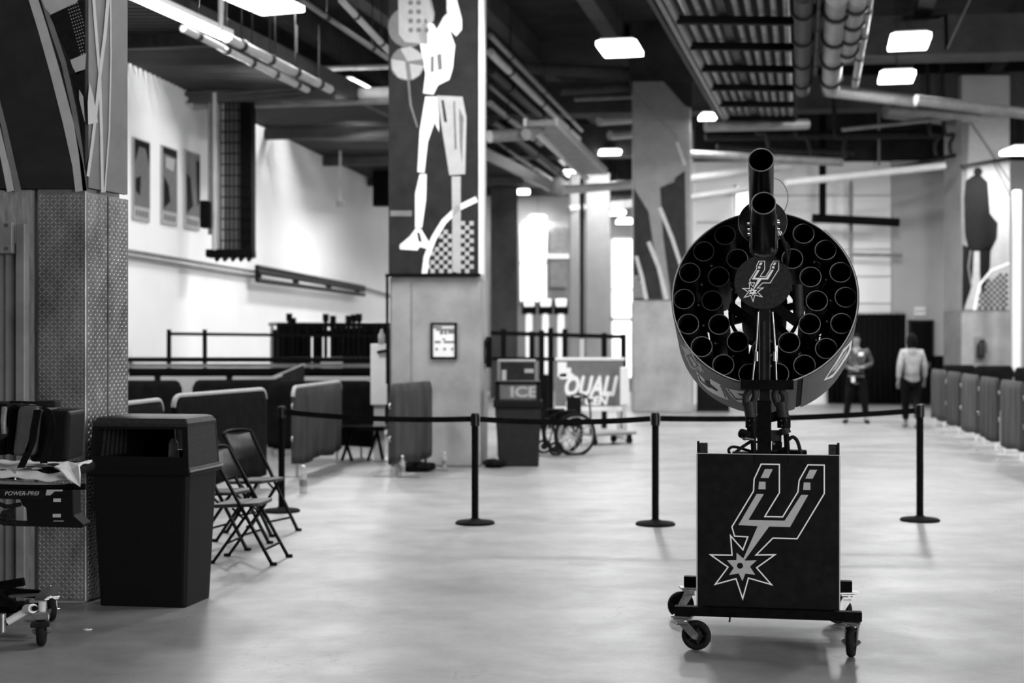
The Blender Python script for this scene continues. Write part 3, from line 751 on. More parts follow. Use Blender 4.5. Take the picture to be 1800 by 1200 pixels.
# long cable rack over the right
rk = empty('cable_rack', atz(1185, 0, 6.5)); base = Vector(rk.location)
tag(rk, 'wide ladder rack of long pale pipes on black crossbars above the drum launcher', 'rack')
DL = Vector((.245, 1, 0)).normalized(); 
A0 = atz(1197, 0, 6.5); D_end = 31.0
def rkp(s, t, dz=0):
    """s along (0 near..1 far), t across (0 left..1 right)"""
    Dn = 19.0; D = Dn+(D_end-Dn)*s
    zL = 6.5; k = F/D; py = HY-(zL-EYE)*k
    xl = 1285+(1180-1285)*(HY-py-385)/(595-385)*1.0; xr = 1392+(1385-1392)*(HY-py-385)/(595-385)
    p = at(xl+(xr-xl)*t, py, D); return p-base+Vector((0, 0, dz))
for k in range(7):
    s = (.35+1.9*k)/12; mb = MB(); mb.bar(rkp(s, -.03, -.04), rkp(s, 1.05, -.06), .12, .12); mb.build('crossbar', 'black_paint', rk)
for t, m in ((-.03, 'pipe_grey'), (-.10, 'pipe_grey'), (-.17, 'pipe_dark'), (1.06, 'black_paint')):
    mb = MB(); mb.bar(rkp(0, t), rkp(1, t), .07, .1); mb.build('side_rail', m, rk)
for i in range(9):
    t = .06+i*.115
    if i == 3: mb = MB(); mb.bar(rkp(0, t, .06), rkp(1, t, .06), .12, .08); mb.build('cable_channel', 'pipe_dark', rk); continue
    mb = MB(); mb.cyl(rkp(0, t, .10), rkp(1, t, .10), .047, n=10); mb.build('long_pipe', 'rack_pipe', rk)
mb = MB(); mb.add([rkp(0, -.25, .35), rkp(1, -.25, .35), rkp(1, 1.1, .35), rkp(0, 1.1, .35), rkp(0, -.25, .38), rkp(1, -.25, .38), rkp(1, 1.1, .38), rkp(0, 1.1, .38)],
                  [(0,1,2,3),(7,6,5,4),(0,4,5,1),(1,5,6,2),(2,6,7,3),(3,7,4,0)]); mb.build('back_plate', 'ceiling_dark', rk)
# big pipes right of the rack
for (x0, x1, y1, r, m, lab) in [(1413, 1410, 158, .14, 'pipe_dark', 'dark fat pipe immediately right of the ladder rack'),
                        (1472, 1460, 152, .17, 'pipe_grey', 'grey insulated pipe, left of the two pale fat pipes'),
                        (1508, 1488, 95, .15, 'pipe_grey', 'grey insulated pipe, right of the two pale fat pipes'),
                        (1440, 1433, 130, .04, 'pipe_dark', 'thin dark rod between the fat pipes above the barrel'),
                        (1530, 1503, 150, .06, 'pipe_grey', 'slim grey pipe slanting left of the right hand lights')]:
    pipe(atz(x0, 0-10, 6.4), atz(x1, y1, 6.4), r, m, lab, 'ceiling_pipe', 4)
pipe(atz(1250, -10, 7.3), atz(1170, -10, 7.3)+Vector((2.5, 11, 0)), .06, 'pipe_dark', 'dark conduit high left of the ladder rack', 'conduit', 3)
gb = empty('ceiling_bracket', at(1635, 60, 28)); tag(gb, 'black bent pipe bracket right of the highest right light', 'bracket')
o_ = Vector(gb.location); mb = MB(); mb.path([at(1592, 33, 28)-o_, at(1650, 30, 28)-o_, at(1662, 26, 28)-o_, at(1664, 88, 28)-o_], .04); mb.build('bent_pipe', 'black_paint', gb)
pipe(at(1705, 0, 27), at(1664, 88, 28), .012, 'pipe_grey', 'thin diagonal wire at top right', 'wire')

# ------------------------------------------------------------------ fittings on the left wall
def poster(px0, px1, py0, py1, label, arr):
    a = wlpx(px0, py1, .03); b = wlpx(px1, py1, .03); top = wlpx(px0, py0, .03)
    r = empty('wall_poster', a); tag(r, label, 'poster')
    xd_ = (b-a); xd_.z = 0; wd = xd_.length; h = top.z-a.z; X = frame_X((0, 0, 0), xd_, (0, 0, 1))
    mb = MB(); mb.box((0, 0, -.02), (wd, h, .01), X); mb.build('poster_board', 'print_light', r)
    mb = MB(); mb.box((.03*wd, .17*h, .01), (.97*wd, h*.98, .014), X); mb.build('picture_field', 'print_mid', r)
    for (m, pts) in arr:
        mb = MB(); mb.prism([(x*wd, y*h) for x, y in pts], .016, .019, X); mb.build('picture_shape', m, r)
    mb = MB()
    for k in range(4): mb.box(((.12+k*.2)*wd, .05*h, .011), ((.24+k*.2)*wd, .12*h, .018), X)
    mb.build('poster_letters', 'print_mid', r)
poster(234, 263, 240, 385, 'left framed portrait poster on the white wall', [('print_dark', [(.05, .98), (.95, .98), (.95, .7), (.7, .9), (.3, .9), (.05, .7)]), ('print_dark', [(.1, .5), (.4, .55), (.35, .3), (.1, .35)])])
poster(284, 311, 254, 392, 'middle framed portrait poster on the white wall', [('print_dark', [(.05, .98), (.95, .98), (.95, .88), (.05, .9)]), ('print_dark', [(.1, .6), (.4, .5), (.5, .3), (.1, .2)]), ('print_light', [(.2, .86), (.8, .86), (.7, .7), (.25, .72)])])
poster(325, 351, 262, 400, 'right framed portrait poster on the white wall beside cable cage', [('print_dark', [(.05, .7), (.3, .65), (.5, .3), (.1, .2)]), ('print_dark', [(.7, .9), (.95, .9), (.95, .4), (.8, .3)])])
# wire cage riser
a = wlpx(368, 440, .45)
cg = empty('cable_cage', (a.x, a.y, 0)); tag(cg, 'tall black wire cage of cable risers on the white wall', 'cage')
zb = EYE+(HY-442)/F*a.y; zt = 6.0; wdC = (443-368)/F*a.y
mb = MB(); mb.box((.02, .1, zb), (.03+wdC*.28, .18, zt)); mb.build('riser_pipe', 'pipe_pale', cg)
mb = MB(); mb.cyl((.10, 0, zb), (.10, 0, zt), .05); mb.build('riser_pipe', 'pipe_pale', cg)
mb = MB(); mb.cyl((.0, .05, zb+.3), (.0, .05, zt), .035); mb.build('riser_pipe', 'pipe_grey', cg)
mb = MB(); mb.box((wdC*.72, 0, zb), (wdC, .35, zt)); mb.build('trunking', 'black_matte', cg)
mb = MB(); mb.box((wdC*.26, .15, zb), (wdC*.72, .22, zt)); mb.build('back_sheet', 'banner_mid', cg)
mb = MB()
nz = int((zt-zb)/.19)
for k in range(nz+1): mb.bar((wdC*.26, -.02, zb+k*.19), (wdC, -.02, zb+k*.19), .02, .02)
for k in range(8): mb.bar((wdC*(.28+k*.1), -.02, zb), (wdC*(.28+k*.1), -.02, zt), .018, .018, (0, 1, 0))
mb.build('wire_mesh', 'black_paint', cg)
mb = MB(); mb.box((-.06, -.05, zb-.1), (wdC+.02, .3, zb+.04)); mb.build('bottom_tray', 'black_paint', cg, bevel=.02)
for q_ in range(5):
    mb = MB(); mb.path(smoothpath([(.1+q_*.14, .05, zb-.06), (.13+q_*.14, -.02, zb-.16), (.2+q_*.14, .05, zb-.06)]), .025); mb.build('cable_coil', 'black_rubber', cg)
def wallbox(px0, py0, px1, py1, m, name, label, cat, off=.35):
    a = wlpx(px0, py1, off); b = at(px1, py0, a.y)
    r = empty(name, (a.x, a.y, 0)); tag(r, label, cat)
    mb = MB(); mb.box((0, 0, a.z), (b.x-a.x, .25, b.z)); mb.build('box_body', m, r, bevel=.02)
    mb = MB(); mb.box((.03, -.02, a.z+.04), (b.x-a.x-.03, 0, b.z-.04)); mb.build('box_door', m, r, bevel=.01)
wallbox(351, 352, 366, 400, 'black_paint', 'junction_box', 'small black box at left foot of the wall cable cage', 'box')
wallbox(655, 300, 684, 362, 'black_paint', 'hanging_speaker', 'black hanging speaker pair beside the player banner', 'speaker', .5)
# conduits along the wall
def wallpipe(px0, py0, px1, py1, r, m, label, off=.08, n=5):
    pipe(wlpx(px0, py0, off), wlpx(px1, py1, off), r, m, label, 'wall_conduit', 0)
wallpipe(215, 439, 452, 478, .03, 'pipe_grey', 'upper thin conduit along the white wall below the posters')
wallpipe(215, 448, 452, 487, .025, 'pipe_grey', 'lower thin conduit along the white wall below the posters')
wallpipe(640, 506, 690, 520, .03, 'pipe_grey', 'short conduit between wall rack and the middle column')
rw = empty('wall_rack', wlpx(452, 490, .1)); tag(rw, 'long horizontal two-rail bracket rack on the white wall', 'rack'); base = Vector(rw.location)
for (y0, y1) in ((469, 505), (477, 510), (492, 518)):
    mb = MB(); mb.cyl(wlpx(452, y0, .25)-base, wlpx(640, y1, .25)-base, .05, n=8); mb.build('rail', 'pipe_dark', rw)
for x in (454, 520, 578, 628):
    t = (x-452)/188; mb = MB(); mb.bar(wlpx(x, 466+t*36, .22)-base, wlpx(x, 494+t*26, .22)-base, .12, .12, (0, 1, 0)); mb.build('bracket', 'pipe_dark', rw)
pipe(at(598, 260, 33), at(598, 358, 33), .03, 'pipe_pale', 'thin vertical drop pipe on the wall right of the cage', 'wall_conduit')
mb = MB(); p = at(599, 358, 33); mb.cbox(p, (.2, .1, .12)); o_ = mb.build('socket_box', 'pipe_grey'); tag(o_, 'small socket box hanging at the end of the drop pipe', 'box')

# black hanging pipe in front of the right back wall
hp = empty('hanging_pipe', at(1430, 385, 36)); tag(hp, 'black horizontal pipe hanging on a rod before the white back wall', 'pipe'); base = Vector(hp.location)
mb = MB(); mb.cyl(at(1428, 383, 36)-base, at(1580, 391, 36)-base, .11, n=10); mb.build('pipe_run', 'black_paint', hp)
mb = MB(); mb.cyl(at(1446, 300, 36)-base+Vector((0, 0, 3)), at(1446, 385, 36)-base, .09, n=10); mb.build('vertical_rod', 'black_paint', hp)
pipe(at(1496, 318, 36.5), at(1496, 555, 36.5), .05, 'pipe_grey', 'thin grey downpipe on the white back wall', 'downpipe')
pipe(at(1500, 447, 36.6), at(1586, 449, 36.4), .05, 'pipe_grey', 'short grey pipe low on the white back wall', 'wall_conduit')
pipe(at(1787, 335, 33), at(1787, 595, 33)-Vector((0, 0, EYE)), .11, 'white_paint', 'white vertical pipe at right edge behind the far column', 'standpipe')

# black curtain, doorway etc. on the right back wall
cu = empty('black_curtain', at(1502, 712, 36.6)); cu.location.z = 0; tag(cu, 'wide black curtain hung on the back wall behind the guard', 'curtain')
wdc = (1592-1455)/F*36.6; mb = MB(); vs = []; fs = []; n_ = 70; x00 = (1455-1502)/F*36.6
for i in range(n_+1):
    x = x00+wdc*i/n_; y = .05*math.sin(i*1.3)
    vs += [(x, y, .03), (x, y, 2.33), (x, y+.03, .03), (x, y+.03, 2.33)]
for i in range(n_): b = i*4; fs += [(b, b+4, b+5, b+1), (b+3, b+7, b+6, b+2), (b+1, b+5, b+7, b+3), (b+2, b+6, b+4, b)]
mb.add(vs, fs, True); mb.build('drape', 'black_fabric', cu)
mb = MB(); mb.cyl((x00, 0, 2.35), (x00+wdc, 0, 2.35), .03); mb.build('curtain_rod', 'steel', cu)
def door(n, px0, px1, py0, D, label=None):
    a = at(px0, py0, D); b = at(px1, py0, D); r = empty('door_%d' % n, (a.x, D, 0)); struct(r); W_ = b.x-a.x
    mb = MB(); mb.box((.05, 0, .01), (W_-.05, .05, a.z-.05)); mb.build('door_leaf', 'black_paint', r)
    for (x0, z0_, x1, z1_) in ((0, 0, .05, a.z), (W_-.05, 0, W_, a.z), (0, a.z-.05, W_, a.z)):
        mb = MB(); mb.box((x0, -.04, z0_), (x1, .06, z1_)); mb.build('door_frame', 'pipe_dark', r)
    mb = MB(); mb.box((W_-.2, -.08, .95), (W_-.1, 0, 1.1)); mb.build('door_handle', 'steel', r)
door(1, 1597, 1641, 562, 36.7)
door(2, 1675, 1700, 563, 36.1)
mb = MB(); p = at(1640, 625, 35.9); q_ = at(1676, 625, 35.9); mb.box((p.x, 35.7, 0), (q_.x+1.2, 36.0, p.z)); struct(mb.build('baseboard_back', 'black_paint'))
ex = empty('exit_sign', at(1618, 547, 36.72)); tag(ex, 'small exit sign on the grey wall above the doorway', 'sign')
mb = MB(); mb.box((-.14, 0, -.11), (.14, .08, .11)); mb.build('sign_box', 'white_paint', ex, bevel=.01)
text_mesh('EXIT', .13, 'banner_mid', 'sign_letters', ex, Matrix.Translation((0, -.004, -.045)) @ Matrix.Rotation(PI/2, 4, 'X'), align='CENTER')

# ================================================================== THE LAUNCHER CART
TH = math.atan2(447, 2500)
CO = Vector((8.27*math.sin(TH), 8.27*math.cos(TH), 0))
cart = empty('drum_launcher_cart', CO, -TH)
tag(cart, 'large black multi-barrel drum launcher on a wheeled box cart with white spur emblem', 'launcher')
CM = Matrix.Translation(CO) @ Matrix.Rotation(-TH, 4, 'Z'); CI = CM.inverted()
def cp(px, py, ly):
    """cart-local point on the pixel ray at local depth ly"""
    o_ = CI @ Vector((0, 0, EYE)); d = CI.to_3x3() @ Vector(((px-CX)/F, 1, (HY-py)/F))
    return o_+d*((ly-o_.y)/d.y)
YB = -.375   # box front face
a = cp(1225, 1066, YB); b = cp(1476, 800, YB)
bx0, bx1, bz0, bz1 = a.x, b.x, a.z, b.z
mb = MB(); mb.box((bx0, YB, bz0), (bx1, YB+.014, bz1)); fpan = mb.build('front_panel', 'panel_black', cart, bevel=.002)
emblem(fpan, frame_X(((bx0+bx1)/2, YB, (bz0+bz1)/2), (1, 0, 0), (0, 0, 1)), 0.35*8.0/F*.985, c=(602, 547), line=6)
yr = .40
for sx in (-1, 1):
    x = bx0 if sx < 0 else bx1
    mb = MB(); mb.prism([(YB+.014, bz0), (yr, bz0), (yr, bz1-.16), (YB+.14, bz1-.04), (YB+.05, bz1+.065), (YB+.014, bz1+.065)], 0, .012, frame_X((x if sx < 0 else x-.012, 0, 0), (0, 1, 0), (0, 0, 1)))
    mb.build('side_panel', 'panel_black', cart)
    mb = MB(); mb.bar((x, YB, bz0), (x, YB, bz1), .007, .007); mb.build('edge_trim', 'print_silver', cart)
    mb = MB(); mb.box((x-.045*(sx > 0)-.0*sx+(.012 if sx < 0 else -.012), YB+.02, bz1-.06), (x+.045*(sx < 0)+(.012 if sx < 0 else -.012), YB+.06, bz1+.055)); mb.build('corner_post', 'grey_plastic', cart, bevel=.003)
mb = MB(); mb.box((bx0, yr, bz0), (bx1, yr+.012, bz1-.16)); mb.build('rear_panel', 'panel_black', cart)
mb = MB(); mb.bar((bx0, YB-.001, bz1), (bx1, YB-.001, bz1), .004, .004); mb.build('edge_trim', 'print_silver', cart)
mb = MB(); mb.box((bx0+.014, YB+.016, bz0-.02), (bx1-.014, yr-.002, bz0)); mb.build('floor_panel', 'black_paint', cart)
mb = MB(); mb.box((bx0+.08, YB+.1, bz1-.19), (bx1-.08, yr-.1, bz1-.17)); mb.build('deck_plate', 'black_paint', cart)
# frame beams
za = cp(1186, 1080, -.43).z; zb_ = cp(1186, 1064, -.43).z
fx0, fx1 = cp(1186, 1070, -.43).x, cp(1515, 1070, -.43).x
mb = MB(); mb.box((fx0, -.455, za), (fx1, -.40, zb_)); mb.build('front_beam', 'black_paint', cart, bevel=.003)
zr0 = za+.005; zr1 = zb_+.0
rx0, rx1 = cp(1202, 1020, .42).x, cp(1498, 1020, .42).x
zr1 = cp(1202, 1013, .42).z; zr0 = cp(1202, 1031, .42).z
mb = MB(); mb.box((rx0, .415, zr0), (rx1, .47, zr1)); mb.build('rear_beam', 'black_paint', cart, bevel=.003)
for x in (bx0+.05, bx1-.05):
    mb = MB(); mb.bar((x, -.40, za+.02), (x, .43, zr0+.03), .05, .035); mb.build('side_beam', 'black_paint', cart)

def caster(parent, top, wr, ww, yaw, trail=.04, forkm='steel', brake=False):
    """swivel caster: plate under `top`, wheel touching z=0 in parent space"""
    X = Matrix.Translation((top[0], top[1], 0)) @ Matrix.Rotation(yaw, 4, 'Z'); zt = top[2]
    o_ = empty('caster'); o_.parent = parent
    mb = MB(); mb.box((-.055, -.045, zt-.010), (.055, .045, zt-.001), X); mb.box((-.045, -.04, zt-.022), (.045, .04, zt-.014), X)
    for sx in (-.04, .04):
        for sy in (-.03, .03): mb.cyl(X @ Vector((sx, sy, zt-.018)), X @ Vector((sx, sy, zt-.001)), .007, n=6)
    mb.build('mounting_plate', forkm, o_)['kind'] = 'thing'
    mb = MB(); mb.cyl(X @ Vector((0, 0, zt-.045)), X @ Vector((0, 0, zt-.02)), .034, n=16); mb.build('swivel_bearing', forkm, o_)
    ax = Vector((trail, 0, wr))
    for s in (-1, 1):
        y = s*(ww/2+.010); mb = MB()
        mb.prism([(-.03, zt-.03), (.035, zt-.03), (trail+.022, wr+.01), (trail+.012, wr-.02), (trail-.014, wr-.016)], y-.003, y+.003, X @ frame_X((0, 0, 0), (1, 0, 0), (0, 0, 1)))
        mb.build('fork', forkm, o_)
    mb = MB(); mb.box((-.03, -ww/2-.013, zt-.05), (.035, ww/2+.013, zt-.042), X); mb.build('fork_crown', forkm, o_)
    XW = X @ Matrix.Translation((trail, 0, wr)) @ Matrix.Rotation(PI/2, 4, 'X')
    mb = MB(); h = ww/2
    mb.lathe([(wr*.62, -h*.9), (wr*.86, -h), (wr*.97, -h*.6), (wr, 0), (wr*.97, h*.6), (wr*.86, h), (wr*.62, h*.9), (wr*.60, h*.5), (wr*.60, -h*.5), (wr*.62, -h*.9)], 28, XW); mb.build('tyre', 'black_rubber', o_)
    mb = MB(); mb.lathe([(.001, -h*.5), (wr*.6, -h*.35), (wr*.62, 0), (wr*.6, h*.35), (.001, h*.5)], 20, XW)
    for k in range(5):
        g = 2*PI*k/5; mb.bar(XW @ Vector((0, 0, h*.45)), XW @ Vector((wr*.58*math.cos(g), wr*.58*math.sin(g), h*.45)), .010, .012)
        mb.bar(XW @ Vector((0, 0, -h*.45)), XW @ Vector((wr*.58*math.cos(g), wr*.58*math.sin(g), -h*.45)), .010, .012)
    mb.build('wheel_hub', 'grey_plastic', o_)
    mb = MB(); mb.cyl(X @ Vector((trail, -ww/2-.03, wr)), X @ Vector((trail, ww/2+.03, wr)), .007, n=8)
    mb.cyl(X @ Vector((trail, -ww/2-.024, wr)), X @ Vector((trail, -ww/2-.014, wr)), .014, n=6); mb.cyl(X @ Vector((trail, ww/2+.014, wr)), X @ Vector((trail, ww/2+.024, wr)), .014, n=6)
    mb.build('axle_bolt', 'chrome', o_)
    if brake:
        mb = MB(); mb.box((trail+.0, -.045, wr+.07), (trail+.06, .045, wr+.10), X); mb.build('brake_bracket', 'steel', o_, bevel=.003)
        mb = MB(); mb.box((trail+.045, -.05, wr+.035), (trail+.095, .05, wr+.062), X); mb.build('brake_pedal', 'black_rubber', o_, bevel=.006)
    return o_
wf = cp(1196, 1075, -.43)
caster(cart, (fx0+.045, -.43, za), .082, .042, -rad(12), .075)
caster(cart, (fx1-.05, -.43, za), .082, .042, -rad(100), .045)
caster(cart, (rx0+.03, .44, zr0), .082, .042, rad(195), .05)
caster(cart, (rx1-.03, .44, zr0), .082, .042, rad(195), .05)
mb = MB(); mb.path(smoothpath([cp(1282, 1080, -.42), cp(1283, 1086, -.42), cp(1282, 1093, -.42)]), .005); mb.build('hanging_strap', 'black_rubber', cart)

# --- central mast
pt = cp(1344, 545, -.33); pb_ = cp(1347, 800, -.33)
mb = MB(); mb.box((pt.x-.029, -.36, bz1-.2), (pt.x+.029, -.30, pt.z+.12)); mast = mb.build('mast', 'panel_black', cart, bevel=.004)
for s in (-1, 1):
    mb = MB(); mb.box((pt.x+s*.029-.0015, -.3615, 1.38), (pt.x+s*.029+.0015, -.3585, pt.z)); mb.build('mast_edge', 'lip_grey', mast)
mb = MB(); mb.box((pt.x-.010, -.363, 1.45), (pt.x+.006, -.360, pt.z-.06)); mb.build('mast_slot', 'grey_plastic', mast)
mb = MB(); mb.box((pt.x-.040, -.37, bz1-.15), (pt.x+.036, -.29, 1.36)); mb.build('lower_mast', 'black_paint', cart, bevel=.004)
a = cp(1302, 684, -.40); b = cp(1395, 668, -.40)
mb = MB(); mb.box((a.x, -.42, a.z), (b.x, -.36, b.z)); mb.build('cross_head', 'black_paint', cart, bevel=.002)
for s, xs in ((-1, (1333, 1330, 1322)), (1, (1358, 1362, 1366))):     # guide rods either side
    p = [cp(xs[0], 548, -.37), cp(xs[1], 600, -.37), cp(xs[2]+(1 if s < 0 else -1), 668, -.37)]
    mb = MB(); mb.path(smoothpath(p), .005); mb.build('guide_rod', 'steel', cart)
    c = cp(xs[1], 626, -.375); mb = MB(); mb.cyl(c-Vector((0, 0, .026)), c+Vector((0, 0, .026)), .010, n=10); mb.build('rod_collar', 'steel', cart)
    mb = MB(); q_ = cp(xs[1]-2*s, 560, -.345); q2 = cp(xs[1]-2*s, 668, -.345); mb.bar(q2, q_, .018, .02); mb.build('rod_housing', 'black_paint', cart)

# --- drum
TL = rad(17.5)
ax = Vector((0, -math.cos(TL), math.sin(TL))); rt = Vector((1, 0, 0)); up_ = rt.cross(-ax) 
up_ = Vector((0, math.sin(TL), math.cos(TL)))
DC = cp(1343, 521, -.20); R_ = .512; LEN = .60
drum = empty('drum'); drum.parent = cart
def dp(r, g, l):
    """drum-local: radius, angle (0 right, 90 down as in the picture), l metres behind the front rim"""
    return DC+rt*(r*math.cos(rad(g)))-up_*(r*math.sin(rad(g)))-ax*l
mb = MB(); mb.hollow(DC-ax*LEN, DC, R_, R_-.006, 96); mb.build('drum_shell', 'drum_grey', drum)
mb = MB(); n = 96
mb.hollow(DC-ax*(LEN-.01), DC-ax*.012, R_-.0065, R_-.008, 96); mb.build('drum_lining', 'black_matte', drum)
mb = MB(); mb.path([dp(R_-.002, i*3.75, 0) for i in range(96)], .0035, 6, True); mb.build('drum_rim', 'print_silver', drum)
# curved wrap panel on the right side with its own lettering
def curved(name, m, g0, g1, l0, l1, r0, r1, k=20):
    mb = MB(); vs = []; fs = []
    for i in range(k+1):
        g = g0+(g1-g0)*i/k
        vs += [dp(r0, g, l0), dp(r1, g, l0), dp(r1, g, l1), dp(r0, g, l1)]
    for i in range(k):
        b = i*4
        for j in range(4): fs.append((b+j, b+(j+1) % 4, b+4+(j+1) % 4, b+4+j))
    fs += [(0, 3, 2, 1), (k*4, k*4+1, k*4+2, k*4+3)]
    mb.add(vs, fs, False); return mb.build(name, m, drum)
curved('wrap_panel', 'drum_grey', -50, 66, .004, LEN+.02, R_+.003, R_+.007, 30)
curved('panel_seam', 'black_paint', 66.2, 69, .03, LEN, R_+.0005, R_+.002, 3)
curved('wrap_panel', 'drum_grey', 70, 215, .012, LEN+.02, R_+.001, R_+.004, 40)
def on_drum(px, py, r):
    """angle (degrees) and distance behind the rim of the drum surface point seen at a pixel"""
    o_ = CI @ Vector((0, 0, EYE)); d = (CI.to_3x3() @ Vector(((px-CX)/F, 1, (HY-py)/F))).normalized()
    q_ = o_-DC; dpp = d-ax*d.dot(ax); qp = q_-ax*q_.dot(ax)
    A_, B_, C_ = dpp.dot(dpp), 2*dpp.dot(qp), qp.dot(qp)-r*r
    t = (-B_-math.sqrt(max(B_*B_-4*A_*C_, 0)))/(2*A_); p = q_+d*t
    return (math.degrees(math.atan2(-p.dot(up_), p.dot(rt))) % 360, -p.dot(ax))
def drum_print(polys, m, name, lift, sc, ox, oy):
    """wordmark letters wrapped on the drum skin as thin film"""
    rr = R_+lift
    for poly in polys:
        P = [on_drum(ox+x*sc, oy+y*sc, rr) for x, y in poly]
        g0 = min(p[0] for p in P); g1 = max(p[0] for p in P)
        bm = bmesh.new(); vs = [bm.verts.new((p[0], p[1]*100, 0)) for p in P]; bmesh.ops.triangulate(bm, faces=[bm.faces.new(vs)])
        g = math.floor(g0)+1
        while g < g1:
            bmesh.ops.bisect_plane(bm, geom=bm.verts[:]+bm.edges[:]+bm.faces[:], plane_co=(g, 0, 0), plane_no=(1, 0, 0)); g += 1.5
        r = bmesh.ops.extrude_face_region(bm, geom=bm.faces[:])
        for v in r['geom']:
            if isinstance(v, bmesh.types.BMVert): v.co.z = .0010
        for v in bm.verts: v.co = dp(rr+v.co.z, v.co.x, v.co.y/100)
        bmesh.ops.recalc_face_normals(bm, faces=bm.faces[:])
        me = bpy.data.meshes.new(name); bm.to_mesh(me); bm.free(); me.materials.append(M[m])
        o_ = bpy.data.objects.new(name, me); C.objects.link(o_); o_.parent = drum
Z1 = (.15, 1180, 580)
drum_print([[(290,475),(375,560),(460,650),(455,568),(590,640),(672,818),(560,775),(430,700),(330,600)],
            [(635,675),(860,715),(1045,740),(1045,860),(960,868),(860,862),(775,835),(700,770)]], 'print_white', 'letter', .0048, *Z1)
drum_print([[(385,590),(425,600),(545,700),(535,718),(400,622)], [(572,642),(584,646),(645,790),(634,792)], [(310,520),(318,518),(350,585),(460,672),(455,680),(340,595)],
            [(770,740),(890,752),(890,764),(800,758),(880,786),(870,792)], [(750,798),(900,808),(900,818),(762,812)], [(655,690),(664,690),(770,815),(760,818)]], 'print_dark', 'letter_inline', .0064, *Z1)
drum_print([[(112,165),(165,275),(155,292),(192,335),(185,352),(250,408),(222,436),(272,462),(330,430),(398,498),(342,418),(362,410),(298,366),(238,245),(215,265),(150,140),(172,215)]], 'print_silver', 'emblem_outline', .0048, *Z1)
drum_print([[(170,290),(200,345),(255,395),(245,430),(275,448),(325,415),(290,378),(262,345),(232,270),(205,285)]], 'drum_grey', 'emblem_ground', .0060, *Z1)
drum_print([[(205,310),(225,345),(262,385),(262,420),(280,425),(296,405),(270,365),(250,340),(238,300),(222,322)]], 'print_silver', 'emblem_fill', .0072, *Z1)
Z2 = (.4668, 1160, 240)
drum_print([[(616,918),(640,880),(690,800),(722,765),(719,800),(690,850),(650,905)]], 'print_white', 'letter', .0078, *Z2)
drum_print([[(628,908),(648,878),(692,812),(714,784),(711,802),(687,843),(652,893)]], 'drum_grey', 'letter_inlay', .0092, *Z2)
drum_print([[(645,886),(660,862),(694,815),(704,803),(702,815),(680,846),(662,876)]], 'print_silver', 'letter_core', .0106, *Z2)

# launch tubes: one ring of sixteen, one of eleven
def tube(r, g, l0, l1):
    o_ = empty('launch_tube'); o_.parent = drum
    a_ = dp(r, g, l1); b2 = dp(r, g, l0)
    mb = MB(); mb.hollow(a_, b2, .0605, .0565, 28, bottom=True); mb.build('tube_barrel', 'tube_black', o_)
    c = dp(r, g, l0); mb = MB(); pts = []
    for i in range(28):
        q_ = 2*PI*i/28; pts.append(c+rt*.0585*math.cos(q_)+up_*.0585*math.sin(q_))
    mb.path(pts, .0026, 6, True); mb.build('tube_lip', 'lip_grey', o_)
rng2 = random.Random(3)
for k in range(16): tube(R_*.872, -60+20*k+rng2.uniform(-1, 1), .035+rng2.uniform(-.008, .008), .50)
for k in range(11): tube(R_*.565, -57+29.5*k+rng2.uniform(-1, 1), .045+rng2.uniform(-.01, .01), .50)
mb = MB(); mb.hollow(DC-ax*.515, DC-ax*.505, R_-.009, .335, 64); mb.build('light_blocking_ring', 'black_matte', drum)  # ring added behind the tubes to block light from the open back
# hub, spokes, bolts and air hoses
mb = MB(); mb.cyl(DC-ax*.52, DC-ax*.10, .13, n=28); mb.build('hub', 'black_matte', drum)
for g in (-75, -15, 45, 105, 165, 225):
    mb = MB(); mb.bar(dp(.11, g, .30), dp(R_-.008, g, .30), .035, .03, tuple(ax)); mb.build('spoke', 'black_paint', drum)
for r_, w_ in ((R_*.715, .010), (R_*.38, .010)):
    mb = MB(); mb.path([dp(r_, i*7.5, .30) for i in range(48)], .012, 6, True); mb.build('mounting_ring', 'black_paint', drum)
for k in range(14):
    g = -40+k*19.7; r_ = R_*.715
    mb = MB(); p = dp(r_, g, .10); mb.cyl(p, p+ax*.018, .006, n=8); mb.build('valve_nipple', 'chrome', drum)
    mb = MB(); mb.path(smoothpath([p, p+ax*.02+rt*.012, dp(r_+rng2.uniform(-.05, .05), g+5, .12), dp(r_-.03, g+7, .28)]), .004, 6); mb.build('air_hose', 'black_rubber', drum)
# diagonal arms behind the disc
for (x0, y0, x1, y1) in ((1284, 538, 1332, 574), (1362, 537, 1400, 566)):
    mb = MB(); mb.bar(cp(x0, y0, -.20), cp(x1, y1, -.20), .03, .055); mb.build('diagonal_arm', 'black_paint', cart)
for (x, y, r_) in ((1320, 577, .012), (1396, 573, .02)):
    mb = MB(); mb.cyl(cp(1288, 510, -.18), cp(1290, 570, -.18), .012); mb.build('piston_rod', 'black_gloss', cart); break
mb = MB(); mb.cyl(cp(1402, 500, -.16), cp(1404, 560, -.16), .03); mb.build('piston_body', 'grey_plastic', cart)

